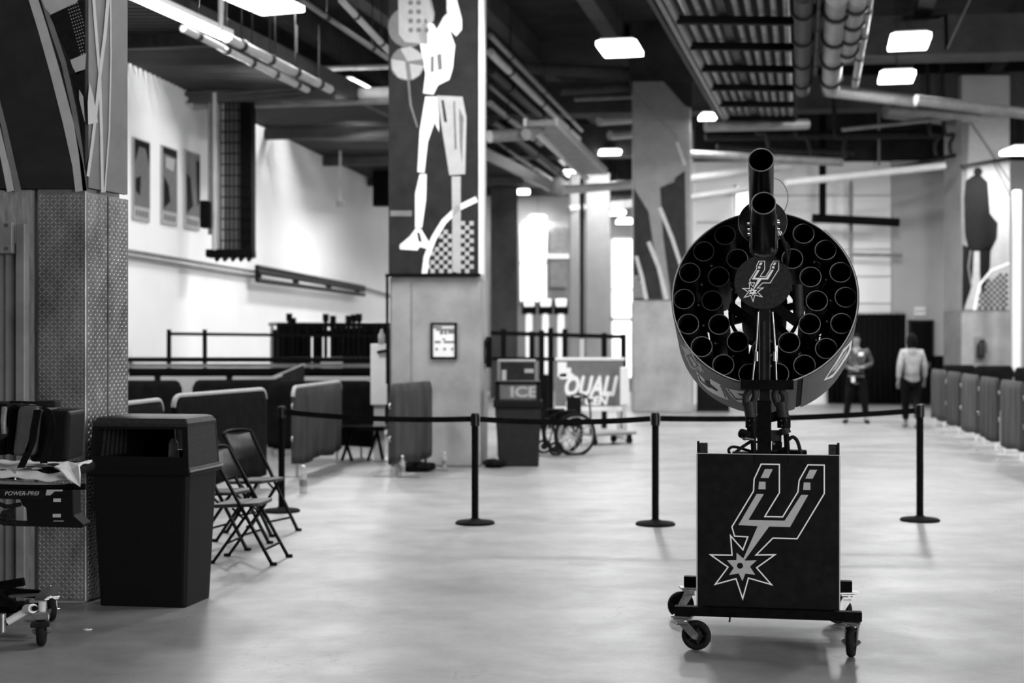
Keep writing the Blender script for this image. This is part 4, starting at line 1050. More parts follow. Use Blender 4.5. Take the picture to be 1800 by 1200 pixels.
# --- front disc with the emblem
dc = cp(1341.5, 496, -.40); Xd = frame_X(dc, rt, up_)
disc = None
mb = MB(); mb.cyl(dc-ax*.006, dc+ax*.006, .155, n=64); disc = mb.build('front_disc', 'grey_plastic', cart)
mb = MB(); t0 = cp(1328, 455, -.40); mb.prism([(-.048, .13), (.048, .13), (.036, .2), (-.036, .2)], -.006, .006, Xd); mb.build('disc_tab', 'grey_plastic', disc)
for s in (-1, 1):
    p = dc+up_*.19+rt*s*.029; mb = MB(); mb.cyl(p+ax*.006, p+ax*.014, .008, n=10); mb.build('tab_bolt', 'chrome', disc)
emblem(disc, frame_X(dc+ax*.006, rt, up_), .112*7.75/F, c=(636, 560), line=11, fillm='print_white')
mb = MB(); mb.cyl(dc-ax*.24, dc-ax*.006, .05, n=16); mb.build('disc_spindle', 'black_paint', cart)

# --- the two launch barrels
TB = rad(19); ab = Vector((0, -math.cos(TB), math.sin(TB))); ub = Vector((0, math.sin(TB), math.cos(TB)))
def barrel(c, L_, r_, name):
    o_ = empty(name); o_.parent = cart
    mb = MB(); mb.hollow(c-ab*L_, c, r_, r_-.006, 40, bottom=True); mb.build('barrel_tube', 'barrel_black', o_)
    mb = MB(); pts = [c+rt*(r_-.003)*math.cos(2*PI*i/40)+ub*(r_-.003)*math.sin(2*PI*i/40) for i in range(40)]
    mb.path(pts, .0035, 6, True); mb.build('barrel_lip', 'lip_grey', o_)
    return o_
yM = -.86
cl = cp(1342, 357, yM); cu_ = cp(1337.5, 281, yM)
bl = barrel(cl, .62, .0635, 'lower_barrel'); bu = barrel(cu_, .74, .0665, 'upper_barrel')
cc = cl-ab*.56
mb = MB(); mb.hollow(cc-ab*.03, cc+ab*.02, .078, .064, 40); mb.build('barrel_collar', 'steel', cart)
for q_ in (-50, -20, 200, 230, 160, 20):
    p = cc+rt*.076*math.cos(rad(q_))+ub*.076*math.sin(rad(q_)); mb = MB(); mb.cyl(p-ab*.02, p+ab*.035, .007, n=8); mb.build('collar_bolt', 'chrome', cart)
for s in (-1, 1):
    mb = MB(); p = cl-ab*.20+rt*s*.066; mb.bar(p-ab*.02, p-ab*.38, .012, .07); mb.build('barrel_bracket', 'steel', cart)
    for k in (-.22, -.3, -.36):
        q_ = cl+ab*k+rt*s*.072+ub*-.02; mb = MB(); mb.cyl(q_, q_+rt*s*.012, .008, n=6); mb.build('bracket_bolt', 'chrome', cart)
# flange plate behind the barrels
fc = cp(1340.5, 391, -.20); mb = MB(); mb.cyl(fc-ax*.004, fc+ax*.004, .136, n=48); mb.build('rear_flange', 'grey_plastic', cart)
mb = MB(); mb.path([fc+ax*.005+rt*.134*math.cos(2*PI*i/48)+up_*.134*math.sin(2*PI*i/48) for i in range(48)], .002, 5, True); mb.build('flange_edge', 'lip_grey', cart)
mb = MB(); mb.bar(dc-ax*.1+up_*.0, cu_-ab*.70, .09, .08); mb.build('barrel_support', 'black_matte', cart)
# wire loop, air fitting and hose
mb = MB(); mb.path(smoothpath([cp(1361, 313, -.6), cp(1372, 318, -.6), cp(1382, 332, -.58), cp(1385, 350, -.55), cp(1379, 370, -.5), cp(1364, 392, -.45)], 8), .0016, 6); mb.build('wire_loop', 'black_rubber', cart)
p, q_ = cp(1362, 398, -.55), cp(1369, 410, -.53)
mb = MB(); mb.cyl(p, q_, .013, n=10); mb.cyl(q_+(p-q_)*.1, q_+(q_-p)*.2, .016, n=6); mb.build('hose_fitting', 'chrome', cart)
mb = MB(); mb.path(smoothpath([q_, cp(1376, 421, -.5), cp(1382, 440, -.46), cp(1384, 458, -.4), cp(1381, 470, -.3)], 6), .010); mb.build('main_air_hose', 'black_rubber', cart)
mb = MB(); mb.path(smoothpath([cp(1382, 425, -.40), cp(1388, 440, -.38), cp(1384, 465, -.3)], 6), .006); mb.build('small_air_hose', 'black_rubber', cart)
p = cp(1363, 390, -.56); mb = MB(); mb.cyl(p, p+rt*.02, .012, n=8); mb.build('wing_nut', 'chrome', cart)

# --- actuators under the drum
for s, X_ in ((-1, [(1323, 686), (1316, 706), (1322, 742), (1324, 770), (1326, 797)]), (1, [(1368, 686), (1373, 706), (1378, 742), (1382, 762), (1385, 797)])):
    P = [cp(x, y, -.36+.0) for x, y in X_]
    act = empty('lift_actuator'); act.parent = cart
    for dx in (-.016, .016):
        mb = MB(); mb.path(smoothpath([P[0]+Vector((dx*.6, 0, .01)), (P[0]+P[1])/2+Vector((dx*1.6, 0, 0)), P[1]+Vector((dx, 0, -.02))], 5), .020, 10); mb.build('actuator_yoke', 'grey_plastic', act)
    mb = MB(); mb.cyl(P[1], P[2], .031, .033, n=16); mb.build('actuator_body', 'grey_plastic', act)
    mb = MB(); mb.cyl(P[2]+Vector((0, 0, .03)), P[2]-Vector((0, 0, .03)), .037, n=14); mb.build('actuator_clamp', 'black_paint', act)
    mb = MB(); mb.cyl(P[2]-Vector((0, 0, .03)), P[3], .030, .028, n=16); mb.build('actuator_tail', 'grey_plastic' if s > 0 else 'black_paint', act)
    mb = MB(); mb.cyl(P[3], P[4]-Vector((0, 0, .05)), .016, n=10); mb.build('actuator_foot', 'black_paint', act)
    for dx, dz in ((-.015, .012), (.012, .015), (-.012, -.015)):
        mb = MB(); q_ = P[2]+Vector((dx, -.037, dz)); mb.cyl(q_, q_-Vector((0, .006, 0)), .004, n=8); mb.build('clamp_screw', 'chrome', act)
mb = MB(); mb.bar(cp(1326, 742, -.34), cp(1378, 727, -.34), .04, .05); mb.build('tie_bar', 'black_paint', cart)
p = cp(1309, 765, -.38); mb = MB(); mb.cyl(p-Vector((.018, -.02, -.01)), p+Vector((.022, -.02, 0)), .026, n=14); mb.build('solenoid', 'black_paint', cart)
mb = MB(); mb.cyl(p-Vector((.0, .02, .012)), p-Vector((.0, .004, .012)), .015, n=12); mb.cyl(p+Vector((0, -.03, -.012)), p+Vector((.05, -.02, -.02)), .008, n=8); mb.build('solenoid_cap', 'chrome', cart)
p = cp(1364, 764, -.33); mb = MB(); mb.box((p.x-.03, p.y-.02, p.z-.035), (p.x+.03, p.y+.02, p.z+.025)); mb.build('valve_block', 'grey_plastic', cart, bevel=.004)
p = cp(1365, 782, -.34); mb = MB(); mb.box((p.x-.025, p.y-.02, p.z-.03), (p.x+.03, p.y+.02, p.z+.02)); mb.build('valve_block', 'black_paint', cart, bevel=.006)
p = cp(1360, 779, -.37); mb = MB(); mb.cyl(p, p-Vector((.0, .02, .0)), .009, n=10); mb.build('valve_screw', 'chrome', cart)
for i, (pts, r_) in enumerate([([(1324, 774), (1316, 778), (1300, 789), (1286, 802)], .009), ([(1284, 800), (1281, 790), (1290, 785), (1310, 790), (1325, 795)], .008),
                ([(1324, 774), (1332, 777), (1340, 775), (1342, 765)], .006), ([(1386, 772), (1394, 768), (1402, 776), (1408, 798)], .010),
                ([(1374, 797), (1376, 788), (1384, 788), (1384, 797)], .006), ([(1360, 797), (1372, 792), (1380, 790)], .006)]):
    mb = MB(); mb.path(smoothpath([cp(x, y, -.34+.02*(i % 3)) for x, y in pts]), r_, 8); mb.build('base_hose', 'black_rubber', cart)
a = cp(1287, 801, -.25); b = cp(1330, 794, -.25); mb = MB(); mb.box((a.x, -.3, a.z-.06), (b.x, -.2, b.z)); mb.build('battery_pack', 'grey_plastic', cart, bevel=.005)
a = cp(1385, 801, -.25); b = cp(1418, 791, -.25); mb = MB(); mb.box((a.x, -.3, a.z-.06), (b.x, -.2, b.z)); mb.build('control_box', 'black_paint', cart, bevel=.005)
mb = MB(); mb.box((-.08, -.29, bz1-.12), (.10, -.2, bz1+.012)); mb.build('mast_foot', 'black_paint', cart)

# ================================================================== FOREGROUND LEFT
# --- litter bin
bn = empty('litter_bin', (-2.065, 8.98, 0)); tag(bn, 'big black rectangular litter bin with open hood beside the clad column', 'bin')
o_ = Vector((-2.065, 8.98, 0))
fL = (Vector((-2.63, 9.06, 0))-o_); fR = (Vector((-1.985, 9.36, 0))-o_)
def quad(s, z, dx=0):
    """footprint corners pushed outwards by s"""
    u_ = fL.normalized(); v_ = fR.normalized()
    c0_ = -u_*s-v_*s; c1_ = fL+u_*s-v_*s; c2_ = fL+fR+u_*s+v_*s; c3_ = fR-u_*s+v_*s
    return [Vector((c.x, c.y, z)) for c in (c0_, c1_, c2_, c3_)]
def loft(mb, rings, cap=True):
    for A, B in zip(rings, rings[1:]):
        mb.add(A+B, [(i, 4+i, 4+(i+1) % 4, (i+1) % 4) for i in range(4)])
    if cap: mb.add(rings[0], [(0, 1, 2, 3)]); mb.add(rings[-1], [(3, 2, 1, 0)])
mb = MB(); loft(mb, [quad(0, 0), quad(.002, .02), quad(.035, .83), quad(.035, .845)]); mb.build('bin_body', 'black_plastic', bn, bevel=.03, seg=3)
mb = MB(); loft(mb, [quad(.05, .835), quad(.058, .845), quad(.058, .875), quad(.045, .89)]); mb.build('lid_skirt', 'black_plastic', bn, bevel=.01)
q0 = quad(.043, .885); q1 = quad(.028, 1.155)
def wall_(i, j, t0=0, t1=1, s0=0, s1=1, th=.02):
    """slab on the hood side i-j between fractions t and heights s"""
    def P(t, s): return (q0[i].lerp(q0[j], t)).lerp(q1[i].lerp(q1[j], t), s)
    n_ = (P(1, 0)-P(0, 0)).cross(P(0, 1)-P(0, 0)).normalized()*th
    c_ = (q0[0]+q0[2])/2
    if n_.dot(c_-P(.5, 0)) < 0: n_ = -n_
    mb = MB(); vs = [P(t0, s0), P(t1, s0), P(t1, s1), P(t0, s1)]; vs += [v+n_ for v in vs]
    mb.add(vs, [(0,1,2,3),(7,6,5,4),(0,4,5,1),(1,5,6,2),(2,6,7,3),(3,7,4,0)]); return mb
wall_(0, 3).build('hood_side', 'grey_plastic', bn, bevel=.008)  # right side given a paler colour to stand for side light
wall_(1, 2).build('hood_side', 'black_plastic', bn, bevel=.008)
for (t0, t1, s0, s1) in ((0, .055, 0, 1), (.95, 1, 0, 1), (.055, .95, 0, .26), (.055, .95, .9, 1)): wall_(0, 1, t0, t1, s0, s1).build('hood_front', 'black_plastic', bn)
for (t0, t1, s0, s1) in ((0, .08, 0, 1), (.45, 1, 0, 1), (.08, .45, 0, .3), (.08, .45, .88, 1)): wall_(3, 2, t0, t1, s0, s1).build('hood_back', 'black_plastic', bn)
mb = MB(); loft(mb, [quad(.030, 1.145), quad(.032, 1.165), quad(.012, 1.195), quad(-.02, 1.205)]); mb.build('hood_top', 'grey_plastic', bn, bevel=.01)
for k in range(6):   # ribs inside
    p = q0[2].lerp(q0[1], .12+k*.13); pt_ = q1[2].lerp(q1[1], .12+k*.13)
    v_ = Vector((.03, .0, 0)); mb = MB(); mb.bar(p+v_+Vector((0, 0, .06)), pt_+v_-Vector((0, 0, .03)), .014, .02); mb.build('inner_rib', 'grey_plastic', bn)
mb = MB(); mb.bar(quad(.06, .868)[0], quad(.06, .868)[3], .01, .012); mb.build('rim_bead', 'lip_grey', bn)
mb = MB(); p = (q0[0]+q0[2])/2; X = Matrix.Translation(p+Vector((.12, -.02, 0))); mb.lathe([(.001, .0), (.03, 0), (.036, .06), (.03, .14), (.015, .17), (.001, .17)], 14, X); mb.build('rubbish_bag', 'clear_plastic', bn)
# scrap of paper on the floor
mb = MB(); p = ground(152, 1107); mb.prism([(-.02, 0), (-.005, .02), (.01, .008), (.03, .012), (.02, -.006), (0, -.012)], 0, .006); o_ = mb.build('paper_scrap', 'paper'); o_.location = p; tag(o_, 'tiny white scrap of paper on the floor before the clad column', 'litter')

# --- grey cabinet at the left edge
cb = empty('grey_cabinet', (-3.5, 8.9, 0)); tag(cb, 'tall grey corrugated cabinet cut by the left edge with screwed header plate', 'cabinet')
def cbx(px, D=8.9): return (px-CX)/F*D+3.5
mb = MB(); mb.box((cbx(29), -.02, .06), (cbx(44, 8.88), .06, EYE+(HY-393)/F*8.9)); mb.build('corner_post', 'pipe_grey', cb, bevel=.008)
mb = MB(); mb.box((cbx(-40), -.06, EYE+(HY-446)/F*8.9), (cbx(27), .0, EYE+(HY-391)/F*8.9)); mb.build('header_plate', 'pipe_grey', cb, bevel=.006)
for (x, y) in ((12, 396), (12, 437)):
    p = at(x, y, 8.84)-Vector((3.5*-1, 8.9, 0)); mb = MB(); mb.cyl((p.x, -.062, p.z), (p.x, -.068, p.z), .012, n=10); mb.build('plate_screw', 'chrome', cb)
mb = MB(); pr = []
xs = cbx(-60)
while xs < cbx(28): pr += [(xs, .03), (xs+.05, .03), (xs+.07, .055), (xs+.10, .055)]; xs += .12
pr = [p for p in pr if p[0] < cbx(30)]
mb.prism(pr+[(pr[-1][0], .08), (pr[0][0], .08)], .06, 2.3); mb.build('corrugated_side', 'pipe_grey', cb)
mb = MB(); mb.box((cbx(-60), -.02, 0), (cbx(44), .08, .06)); mb.build('plinth', 'pipe_dark', cb)

# --- ambulance cot
st = empty('ambulance_cot', (-3.2, 7.9, 0)); tag(st, 'black wheeled ambulance cot cut by the left edge', 'cot')
SO = Vector((-3.2, 7.9, 0))
def sp(px, py, dy=0): return at(px, py, 7.9+dy)-SO
def sbox(px0, py0, px1, py1, y0, y1, name, m, bevel=.01, parent=None):
    a_ = sp(px0, py1, y0); b2 = sp(px1, py0, y0)
    mb = MB(); mb.box((a_.x, y0, a_.z), (b2.x, y1, b2.z)); return mb.build(name, m, parent or st, bevel=bevel)
sbox(-60, 824, 118, 843, .0, .55, 'mattress', 'black_matte', .02)
mb = MB(); mb.cyl(sp(-60, 845, -.02), sp(118, 853, -.02), .012, n=10); mb.build('side_rail', 'pipe_grey', st)
mb = MB(); mb.cyl(sp(-60, 856, -.02), sp(151, 855, -.02), .018, n=10); mb.build('side_rail', 'black_paint', st)
mb = MB(); mb.path([sp(27, 843, -.02), sp(27, 825, -.02), sp(56, 825, -.02)], .008); mb.build('rail_bracket', 'chrome', st)
mb = MB(); P2 = lambda *a_: [(sp(x, y).x, sp(x, y).z) for x, y in a_]
XS = frame_X((0, 0, 0), (1, 0, 0), (0, 0, 1))
mb.prism(P2((34, 866), (130, 858), (131, 905), (149, 921), (146, 927), (114, 926), (50, 924), (48, 892), (40, 886)), -.12, .02, XS); hs = mb.build('battery_housing', 'black_plastic', st, bevel=.004)
mb = MB(); mb.prism(P2((-60, 856), (128, 860), (82, 873), (76, 878), (-60, 872)), .02, .035, XS); mb.build('side_badge_plate', 'panel_black', st)
mb = MB(); mb.prism(P2((86, 859), (114, 859), (113, 862), (100, 862), (92, 869), (84, 869)), .035, .037, XS); mb.build('badge_stripe', 'print_light', st)
pL = sp(12, 869); text_mesh('POWER-PRO', .033, 'print_silver', 'badge_letters', st, Matrix.Translation((pL.x, -.037, pL.z)) @ Matrix.Rotation(PI/2, 4, 'X'), shear=.25)
pL = sp(62, 868); text_mesh('XT', .020, 'print_silver', 'badge_letters', st, Matrix.Translation((pL.x+.005, -.037, pL.z+.004)) @ Matrix.Rotation(PI/2, 4, 'X'), shear=.25)
for (x0, y0, x1, y1) in ((96, 875, 109, 881), (95, 902, 109, 908), (96, 914, 114, 915)):
    a_ = sp(x0, y1); b2 = sp(x1, y0); mb = MB(); mb.box((a_.x, -.023, a_.z), (b2.x, -.02, b2.z)); mb.build('warning_label', 'print_silver', st)
mb = MB(); mb.path(smoothpath([sp(-20, 880), sp(0, 886), sp(14, 890), (sp(36, 886))]), .012); mb.build('release_handle', 'black_rubber', st)
mb = MB(); mb.path(smoothpath([sp(-30, 900), sp(-5, 912), sp(8, 918), sp(50, 920)]), .016); mb.build('lower_handle', 'black_rubber', st)
mb = MB(); mb.prism(P2((5, 897), (22, 893), (21, 902), (24, 912), (12, 916), (0, 906)), -.03, .02, XS); mb.build('handle_grip', 'black_rubber', st, bevel=.004)
# lower frame
for (x0, y0, x1, y1, dy) in ((-40, 1035, 42, 1022, .3), (-40, 1030, 30, 1066, .0), (-40, 1074, 78, 1066, .15), (10, 1040, 70, 1044, .3)):
    mb = MB(); mb.bar(sp(x0, y0, dy), sp(x1, y1, dy), .035, .045); mb.build('folding_leg', 'black_paint', st)
mb = MB(); mb.bar(sp(20, 1046, .28), sp(94, 1042, .28), .10, .012); mb.build('base_plate', 'steel', st)
mb = MB(); mb.prism(P2((54, 1044), (92, 1043), (54, 1066), (36, 1066)), -.25, -.22, XS); mb.build('gusset', 'steel', st)
mb = MB(); mb.cyl(sp(14, 1092, -.02), sp(56, 1068, -.02), .021, n=14); mb.cyl(sp(47, 1070, -.02), sp(58, 1069, -.10), .026, n=14); mb.build('pale_leg_tube', 'white_paint', st)
mb = MB(); mb.cyl(sp(61, 1069, -.115), sp(61, 1069, -.119), .016, n=12); mb.build('tube_bore', 'black_matte', st)
mb = MB(); mb.cyl(sp(4, 1110, -.02), sp(4, 1078, -.02), .022, n=12); mb.build('leg_joint', 'steel', st)
pc = sp(74, 1073)
caster(st, (pc.x, pc.y+.0, pc.z), .082, .045, -rad(78), .02, 'steel', True)
mb = MB(); mb.cyl((pc.x, pc.y, pc.z-.01), (pc.x, pc.y, pc.z+.05), .02, n=12); mb.build('caster_stem', 'pipe_pale', st)
pc2 = at(88, 1045, 8.6)-SO; caster(st, (pc2.x, pc2.y, pc2.z), .07, .04, -rad(60), .03, 'steel')
mb = MB(); mb.cyl((pc2.x, pc2.y, pc2.z-.01), (pc2.x, pc2.y, pc2.z+.06), .014, n=10); mb.build('caster_stem', 'chrome', st)
for dx in (.25, ):   # unseen far legs keep the frame standing
    pc3 = sp(-60, 1073); caster(st, (pc3.x, .45, pc.z), .082, .045, 0, .02, 'steel')
mb = MB(); mb.bar((pc3.x, -.02, pc.z), (pc3.x, .6, pc.z), .04, .04); mb.bar(sp(-55, 1060, .1), sp(-55, 840, .1), .04, .04, (0, 1, 0)); mb.build('rear_frame', 'black_paint', st)
# --- sheet on the cot
sh_ = empty('folded_sheet', SO); tag(sh_, 'crumpled white sheet lying on the ambulance cot under the bag', 'sheet')
XSw = XS
def zat(y): return sp(0, y).z
mb = MB(); nX, nY = 26, 8; vs = []
for j in range(nY+1):
    for i in range(nX+1):
        x = sp(-60, 0).x+(sp(119, 0).x-sp(-60, 0).x)*i/nX; y = -.04+.5*j/nY
        z = zat(822)+.004*math.sin(i*1.1+j*.7)+.006*math.sin(i*.4+j*1.9)+.006*math.sin(i*.25)
        if j == 0: z -= .045+.012*math.sin(i*.37)+.01*(i/nX)
        vs.append((x, y, z))
fs = [(j*(nX+1)+i, j*(nX+1)+i+1, (j+1)*(nX+1)+i+1, (j+1)*(nX+1)+i) for j in range(nY) for i in range(nX)]
mb.add(vs, fs, True); o2 = mb.build('sheet_top', 'sheet_cloth', sh_); md = o2.modifiers.new('t', 'SOLIDIFY'); md.thickness = .012
mb = MB()
pts = [(95, 822, -.05), (120, 810, -.02), (140, 818, -.04), (142, 832, -.07), (141, 856, -.09), (118, 842, -.10), (104, 826, -.08)]
cx_ = sp(126, 826, -.02)
vv = [sp(x, y, d) for x, y, d in pts]; n = len(vv)
mb.add(vv+[cx_], [(i, (i+1) % n, n) for i in range(n)], False); o2 = mb.build('sheet_corner', 'sheet_cloth', sh_); md = o2.modifiers.new('t', 'SOLIDIFY'); md.thickness = .01
# --- equipment bag on top
bg = empty('equipment_bag', SO); tag(bg, 'black padded equipment bag with straps on the cot sheet', 'bag')
zs = zat(819)
def bagbox(px0, py0, px1, py1, y0, y1, name, m, bev=.03, skew=0):
    A = [sp(px0, py1, y0), sp(px1, py1, y0), sp(px1+skew, py0, y0), sp(px0+skew, py0, y0)]
    mb = MB(); vs = A+[a_+Vector((0, y1-y0, 0)) for a_ in A]
    mb.add(vs, [(0,1,2,3),(7,6,5,4),(0,4,5,1),(1,5,6,2),(2,6,7,3),(3,7,4,0)]); return mb.build(name, m, bg, bevel=bev, seg=3)
bagbox(50, 722, 118, 812, .0, .30, 'bag_body', 'black_plastic', .025, 5)
bagbox(20, 714, 58, 802, -.07, .28, 'bag_front', 'case_grey', .03, 10)
bagbox(8, 712, 30, 800, .02, .26, 'bag_back', 'black_fabric', .03, 4)
bagbox(-60, 708, 12, 800, .05, .3, 'bag_side_pocket', 'black_fabric', .02, 0)
bagbox(64, 704, 97, 716, .02, .12, 'bag_handle', 'black_rubber', .008, 0)
mb = MB(); mb.bar(sp(20, 706, .05), sp(70, 708, .05), .05, .012); mb.build('carry_strap', 'black_fabric', bg)
for (pp) in ([(70, 716), (84, 722), (90, 745), (88, 770), (76, 814)], [(66, 720), (60, 750), (55, 780), (36, 822)]):
    P = smoothpath([sp(x, y, -.07) for x, y in pp], 5)
    for i in range(len(P)-1):
        pass
    mb = MB()
    for i in range(len(P)-1): mb.bar(P[i], P[i+1], .045, .006, (0, 1, 0)) if False else mb.add([P[i]+Vector((-.02, 0, 0)), P[i]+Vector((.02, 0, 0)), P[i+1]+Vector((.02, 0, 0)), P[i+1]+Vector((-.02, 0, 0)), P[i]+Vector((-.02, .008, 0)), P[i]+Vector((.02, .008, 0)), P[i+1]+Vector((.02, .008, 0)), P[i+1]+Vector((-.02, .008, 0))], [(3,2,1,0),(4,5,6,7),(0,1,5,4),(1,2,6,5),(2,3,7,6),(3,0,4,7)])
    mb.build('webbing_strap', 'black_fabric', bg)
mb = MB(); mb.path(smoothpath([sp(8, 716, -.02), sp(6, 740, -.05), sp(7, 762, -.05)], 5), .016); mb.build('corded_zip', 'lip_grey', bg)
mb = MB(); mb.cyl(sp(0, 758, -.06), sp(0, 758, -.03), .045, n=20); mb.build('round_clip', 'black_gloss', bg)

# ================================================================== BELT STANCHIONS
BELT = []
def stanchion(px, py, topy, label):
    g = ground(px, py); D = g.y; h = EYE+(HY-topy)/F*D
    r = empty('belt_stanchion', g); tag(r, label, 'stanchion', 'belt barrier across the hall')
    mb = MB(); mb.lathe([(.001, 0), (.18, 0), (.182, .012), (.17, .024), (.06, .034), (.04, .05), (.001, .05)], 40); mb.build('base', 'black_matte', r)
    mb = MB(); mb.cyl((0, 0, .04), (0, 0, h-.11), .032, n=20); mb.build('post', 'black_paint', r)
    mb = MB(); mb.cyl((0, 0, h-.115), (0, 0, h-.012), .041, n=20); mb.cyl((0, 0, h-.014), (0, 0, h), .034, n=20); mb.build('belt_head', 'black_gloss', r)
    BELT.append((r, g, h)); return r
for a_ in [(495, 899, 714, 'leftmost belt stanchion beside the folding chairs'), (835, 920, 726, 'belt stanchion in front of the framed notice column'),
           (1152, 922, 725, 'belt stanchion left of the launcher cart'), (1617, 915, 711, 'rightmost belt stanchion in front of the walking woman')]: stanchion(*a_)
for (r, g, h), (r2, g2, h2) in zip(BELT, BELT[1:]):
    a_ = Vector((0, 0, h-.055)); b_ = g2-g+Vector((0, 0, h2-.055)); d = (b_-a_).normalized(); pts = []
    n = 14; mb = MB(); pv = None
    for i in range(n+1):
        t = i/n; p = (a_+d*.045).lerp(b_-d*.045, t)-Vector((0, 0, .03*4*t*(1-t)))
        if pv is not None: mb.bar(pv, p, .003, .05)
        pv = p
    mb.build('belt', 'black_fabric', r)

# ================================================================== FABRIC COVERED BARRICADES
def barricade(A, B, label, m, h=1.11, zlo=.16, group=None, lit_edge=False, folds=.012, feet=True):
    A = Vector((A[0], A[1], 0)); B = Vector((B[0], B[1], 0)); d = B-A; L_ = d.length
    r = empty('covered_barricade', A, math.atan2(d.y, d.x)); tag(r, label, 'barricade', group)
    rr = .11; out = []
    prof = [(0, zlo)]
    for k in range(7): g = PI-PI/2*k/6; prof.append((rr+rr*math.cos(g), h-rr+rr*math.sin(g)))
    for k in range(7): g = PI/2-PI/2*k/6; prof.append((L_-rr+rr*math.cos(g), h-rr+rr*math.sin(g)))
    prof.append((L_, zlo))
    # folded cloth: columns following the rounded outline
    n = max(12, int(L_*22)); vs = []; fs = []; nz = 8; ph = rng.uniform(0, 6)
    def top(x):
        e = min(x, L_-x)
        return h if e >= rr else h-rr+math.sqrt(max(rr*rr-(rr-e)**2, 0))
    for s in (-1, 1):
        for i in range(n+1):
            x = L_*i/n; zt = top(x); zb2 = zlo+.02*math.sin(x*5+ph)
            for j in range(nz+1):
                t = j/nz; z = zb2+(zt-zb2)*t
                y = s*(.035+folds*(1-t*.6)*(math.sin(x*17+ph+t*1.5)+.6*math.sin(x*41+ph)))
                if j == nz: y = s*.02
                if i in (0, n): y = s*.022
                vs.append((x, y, z))
    q_ = (n+1)*(nz+1)
    for i in range(n):
        for j in range(nz):
            a_ = i*(nz+1)+j; b_ = a_+nz+1
            fs.append((a_, b_, b_+1, a_+1)); fs.append((q_+a_, q_+a_+1, q_+b_+1, q_+b_))
        a_ = i*(nz+1); b_ = a_+nz+1
        fs.append((a_+nz, b_+nz, q_+b_+nz, q_+a_+nz)); fs.append((a_, q_+a_, q_+b_, b_))
    for j in range(nz):
        fs.append((j, j+1, q_+j+1, q_+j)); e = n*(nz+1)+j; fs.append((e, q_+e, q_+e+1, e+1))
    mb = MB(); mb.add(vs, fs, True); mb.build('fabric_cover', m, r)
    mb = MB(); mb.path([(L_/2+(x-L_/2)*(1-.05/L_), 0, z-.025 if z > zlo else z) for x, z in prof], .012, 8); mb.cyl((.03, 0, zlo+.02), (L_-.03, 0, zlo+.02), .012, n=8); mb.build('frame', 'steel', r)
    if lit_edge:
        mb = MB(); mb.path([(x, -.0, z+.004) for x, z in prof[1:-1]], .026, 8); mb.build('lit_top_edge', 'lit_edge_pale', r)  # pale strip painting the light on the cover's top edge
    if feet:
        for x in (.18, L_-.18):
            mb = MB(); mb.box((x-.025, -.30, 0), (x+.025, .30, .012)); mb.bar((x, 0, .01), (x, 0, zlo+.05), .03, .03, (0, 1, 0)); mb.build('foot', 'steel', r)
    for z in (.45, .85):
        mb = MB(); mb.path([(-.018, 0, z), (-.05, 0, z+.01), (-.05, 0, z+.05), (-.018, 0, z+.06)], .009, 6); mb.build('hook', 'steel', r)
    return r
def px2(px, D): return ((px-CX)/F*D, D)
barricade(px2(305, 14.2), px2(466, 16.2), 'black covered barricade with pale top edge behind the folding chairs', 'black_fabric', 1.12, lit_edge=True, folds=.004)
barricade((px2(222, 12.9)[0]-.3, 11.6), px2(284, 14.1), 'black covered barricade half hidden by the litter bin', 'black_fabric', 1.09, lit_edge=True, folds=.004)
barricade((-7.0, 20.3), px2(320, 20.6), 'black covered barricade in the back row nearest the clad column', 'black_fabric', 1.10, folds=.006)
barricade(px2(338, 20.7), px2(500, 21.0), 'black covered barricade in the middle of the left back row', 'black_fabric', 1.10, folds=.006)
barricade(px2(470, 20.2), px2(657, 20.4), 'black covered barricade in the left back row nearest the middle column', 'black_fabric', 1.10, folds=.01)
barricade(px2(515, 17.3), px2(598, 19.7), 'grey pleated barricade cover seen end on behind the leftmost stanchion', 'grey_fabric', 1.10, lit_edge=True, folds=.014)
barricade(px2(687, 17.3), px2(757, 18.6), 'short grey pleated barricade cover leaning beside the middle column', 'grey_fabric', 1.15, folds=.016)
RB = [(17.2, 19.20), (19.65, 21.00), (21.5, 22.75), (23.3, 24.6), (25.15, 26.3), (26.9, 28.4)]
labs = ['nearest of the right hand barricades, cut by the frame edge', 'second nearest grey barricade of the right hand row', 'third nearest barricade of the right hand row, at its middle',
        'fourth grey barricade of the right hand row counting from the frame edge', 'last but one barricade of the right hand row', 'farthest barricade of the right hand row near the woman']
for (D0, D1), lb in zip(RB, labs):
    off = .02
    barricade((8.4+.157*(D0-28.3)+off, D0), (8.4+.157*(D1-28.3)-off, D1), lb, 'grey_fabric_pale' if 'second' in lb or 'fourth' in lb or 'farthest' in lb or 'nearest of' in lb else 'grey_fabric', 1.10, zlo=.13, group='barricades lining the right side', folds=.010)
barricade(px2(1655, 31.5), px2(1716, 31.5), 'left dark barricade standing across behind the right hand row', 'black_fabric', 1.12, folds=.006)
barricade(px2(1712, 30.6), px2(1782, 30.6), 'middle dark barricade standing across in front of the far column', 'black_fabric', 1.12, folds=.006)
barricade(px2(1784, 29), px2(1850, 28), 'dark barricade at the right edge behind the grey row', 'black_fabric', 1.12, folds=.006)

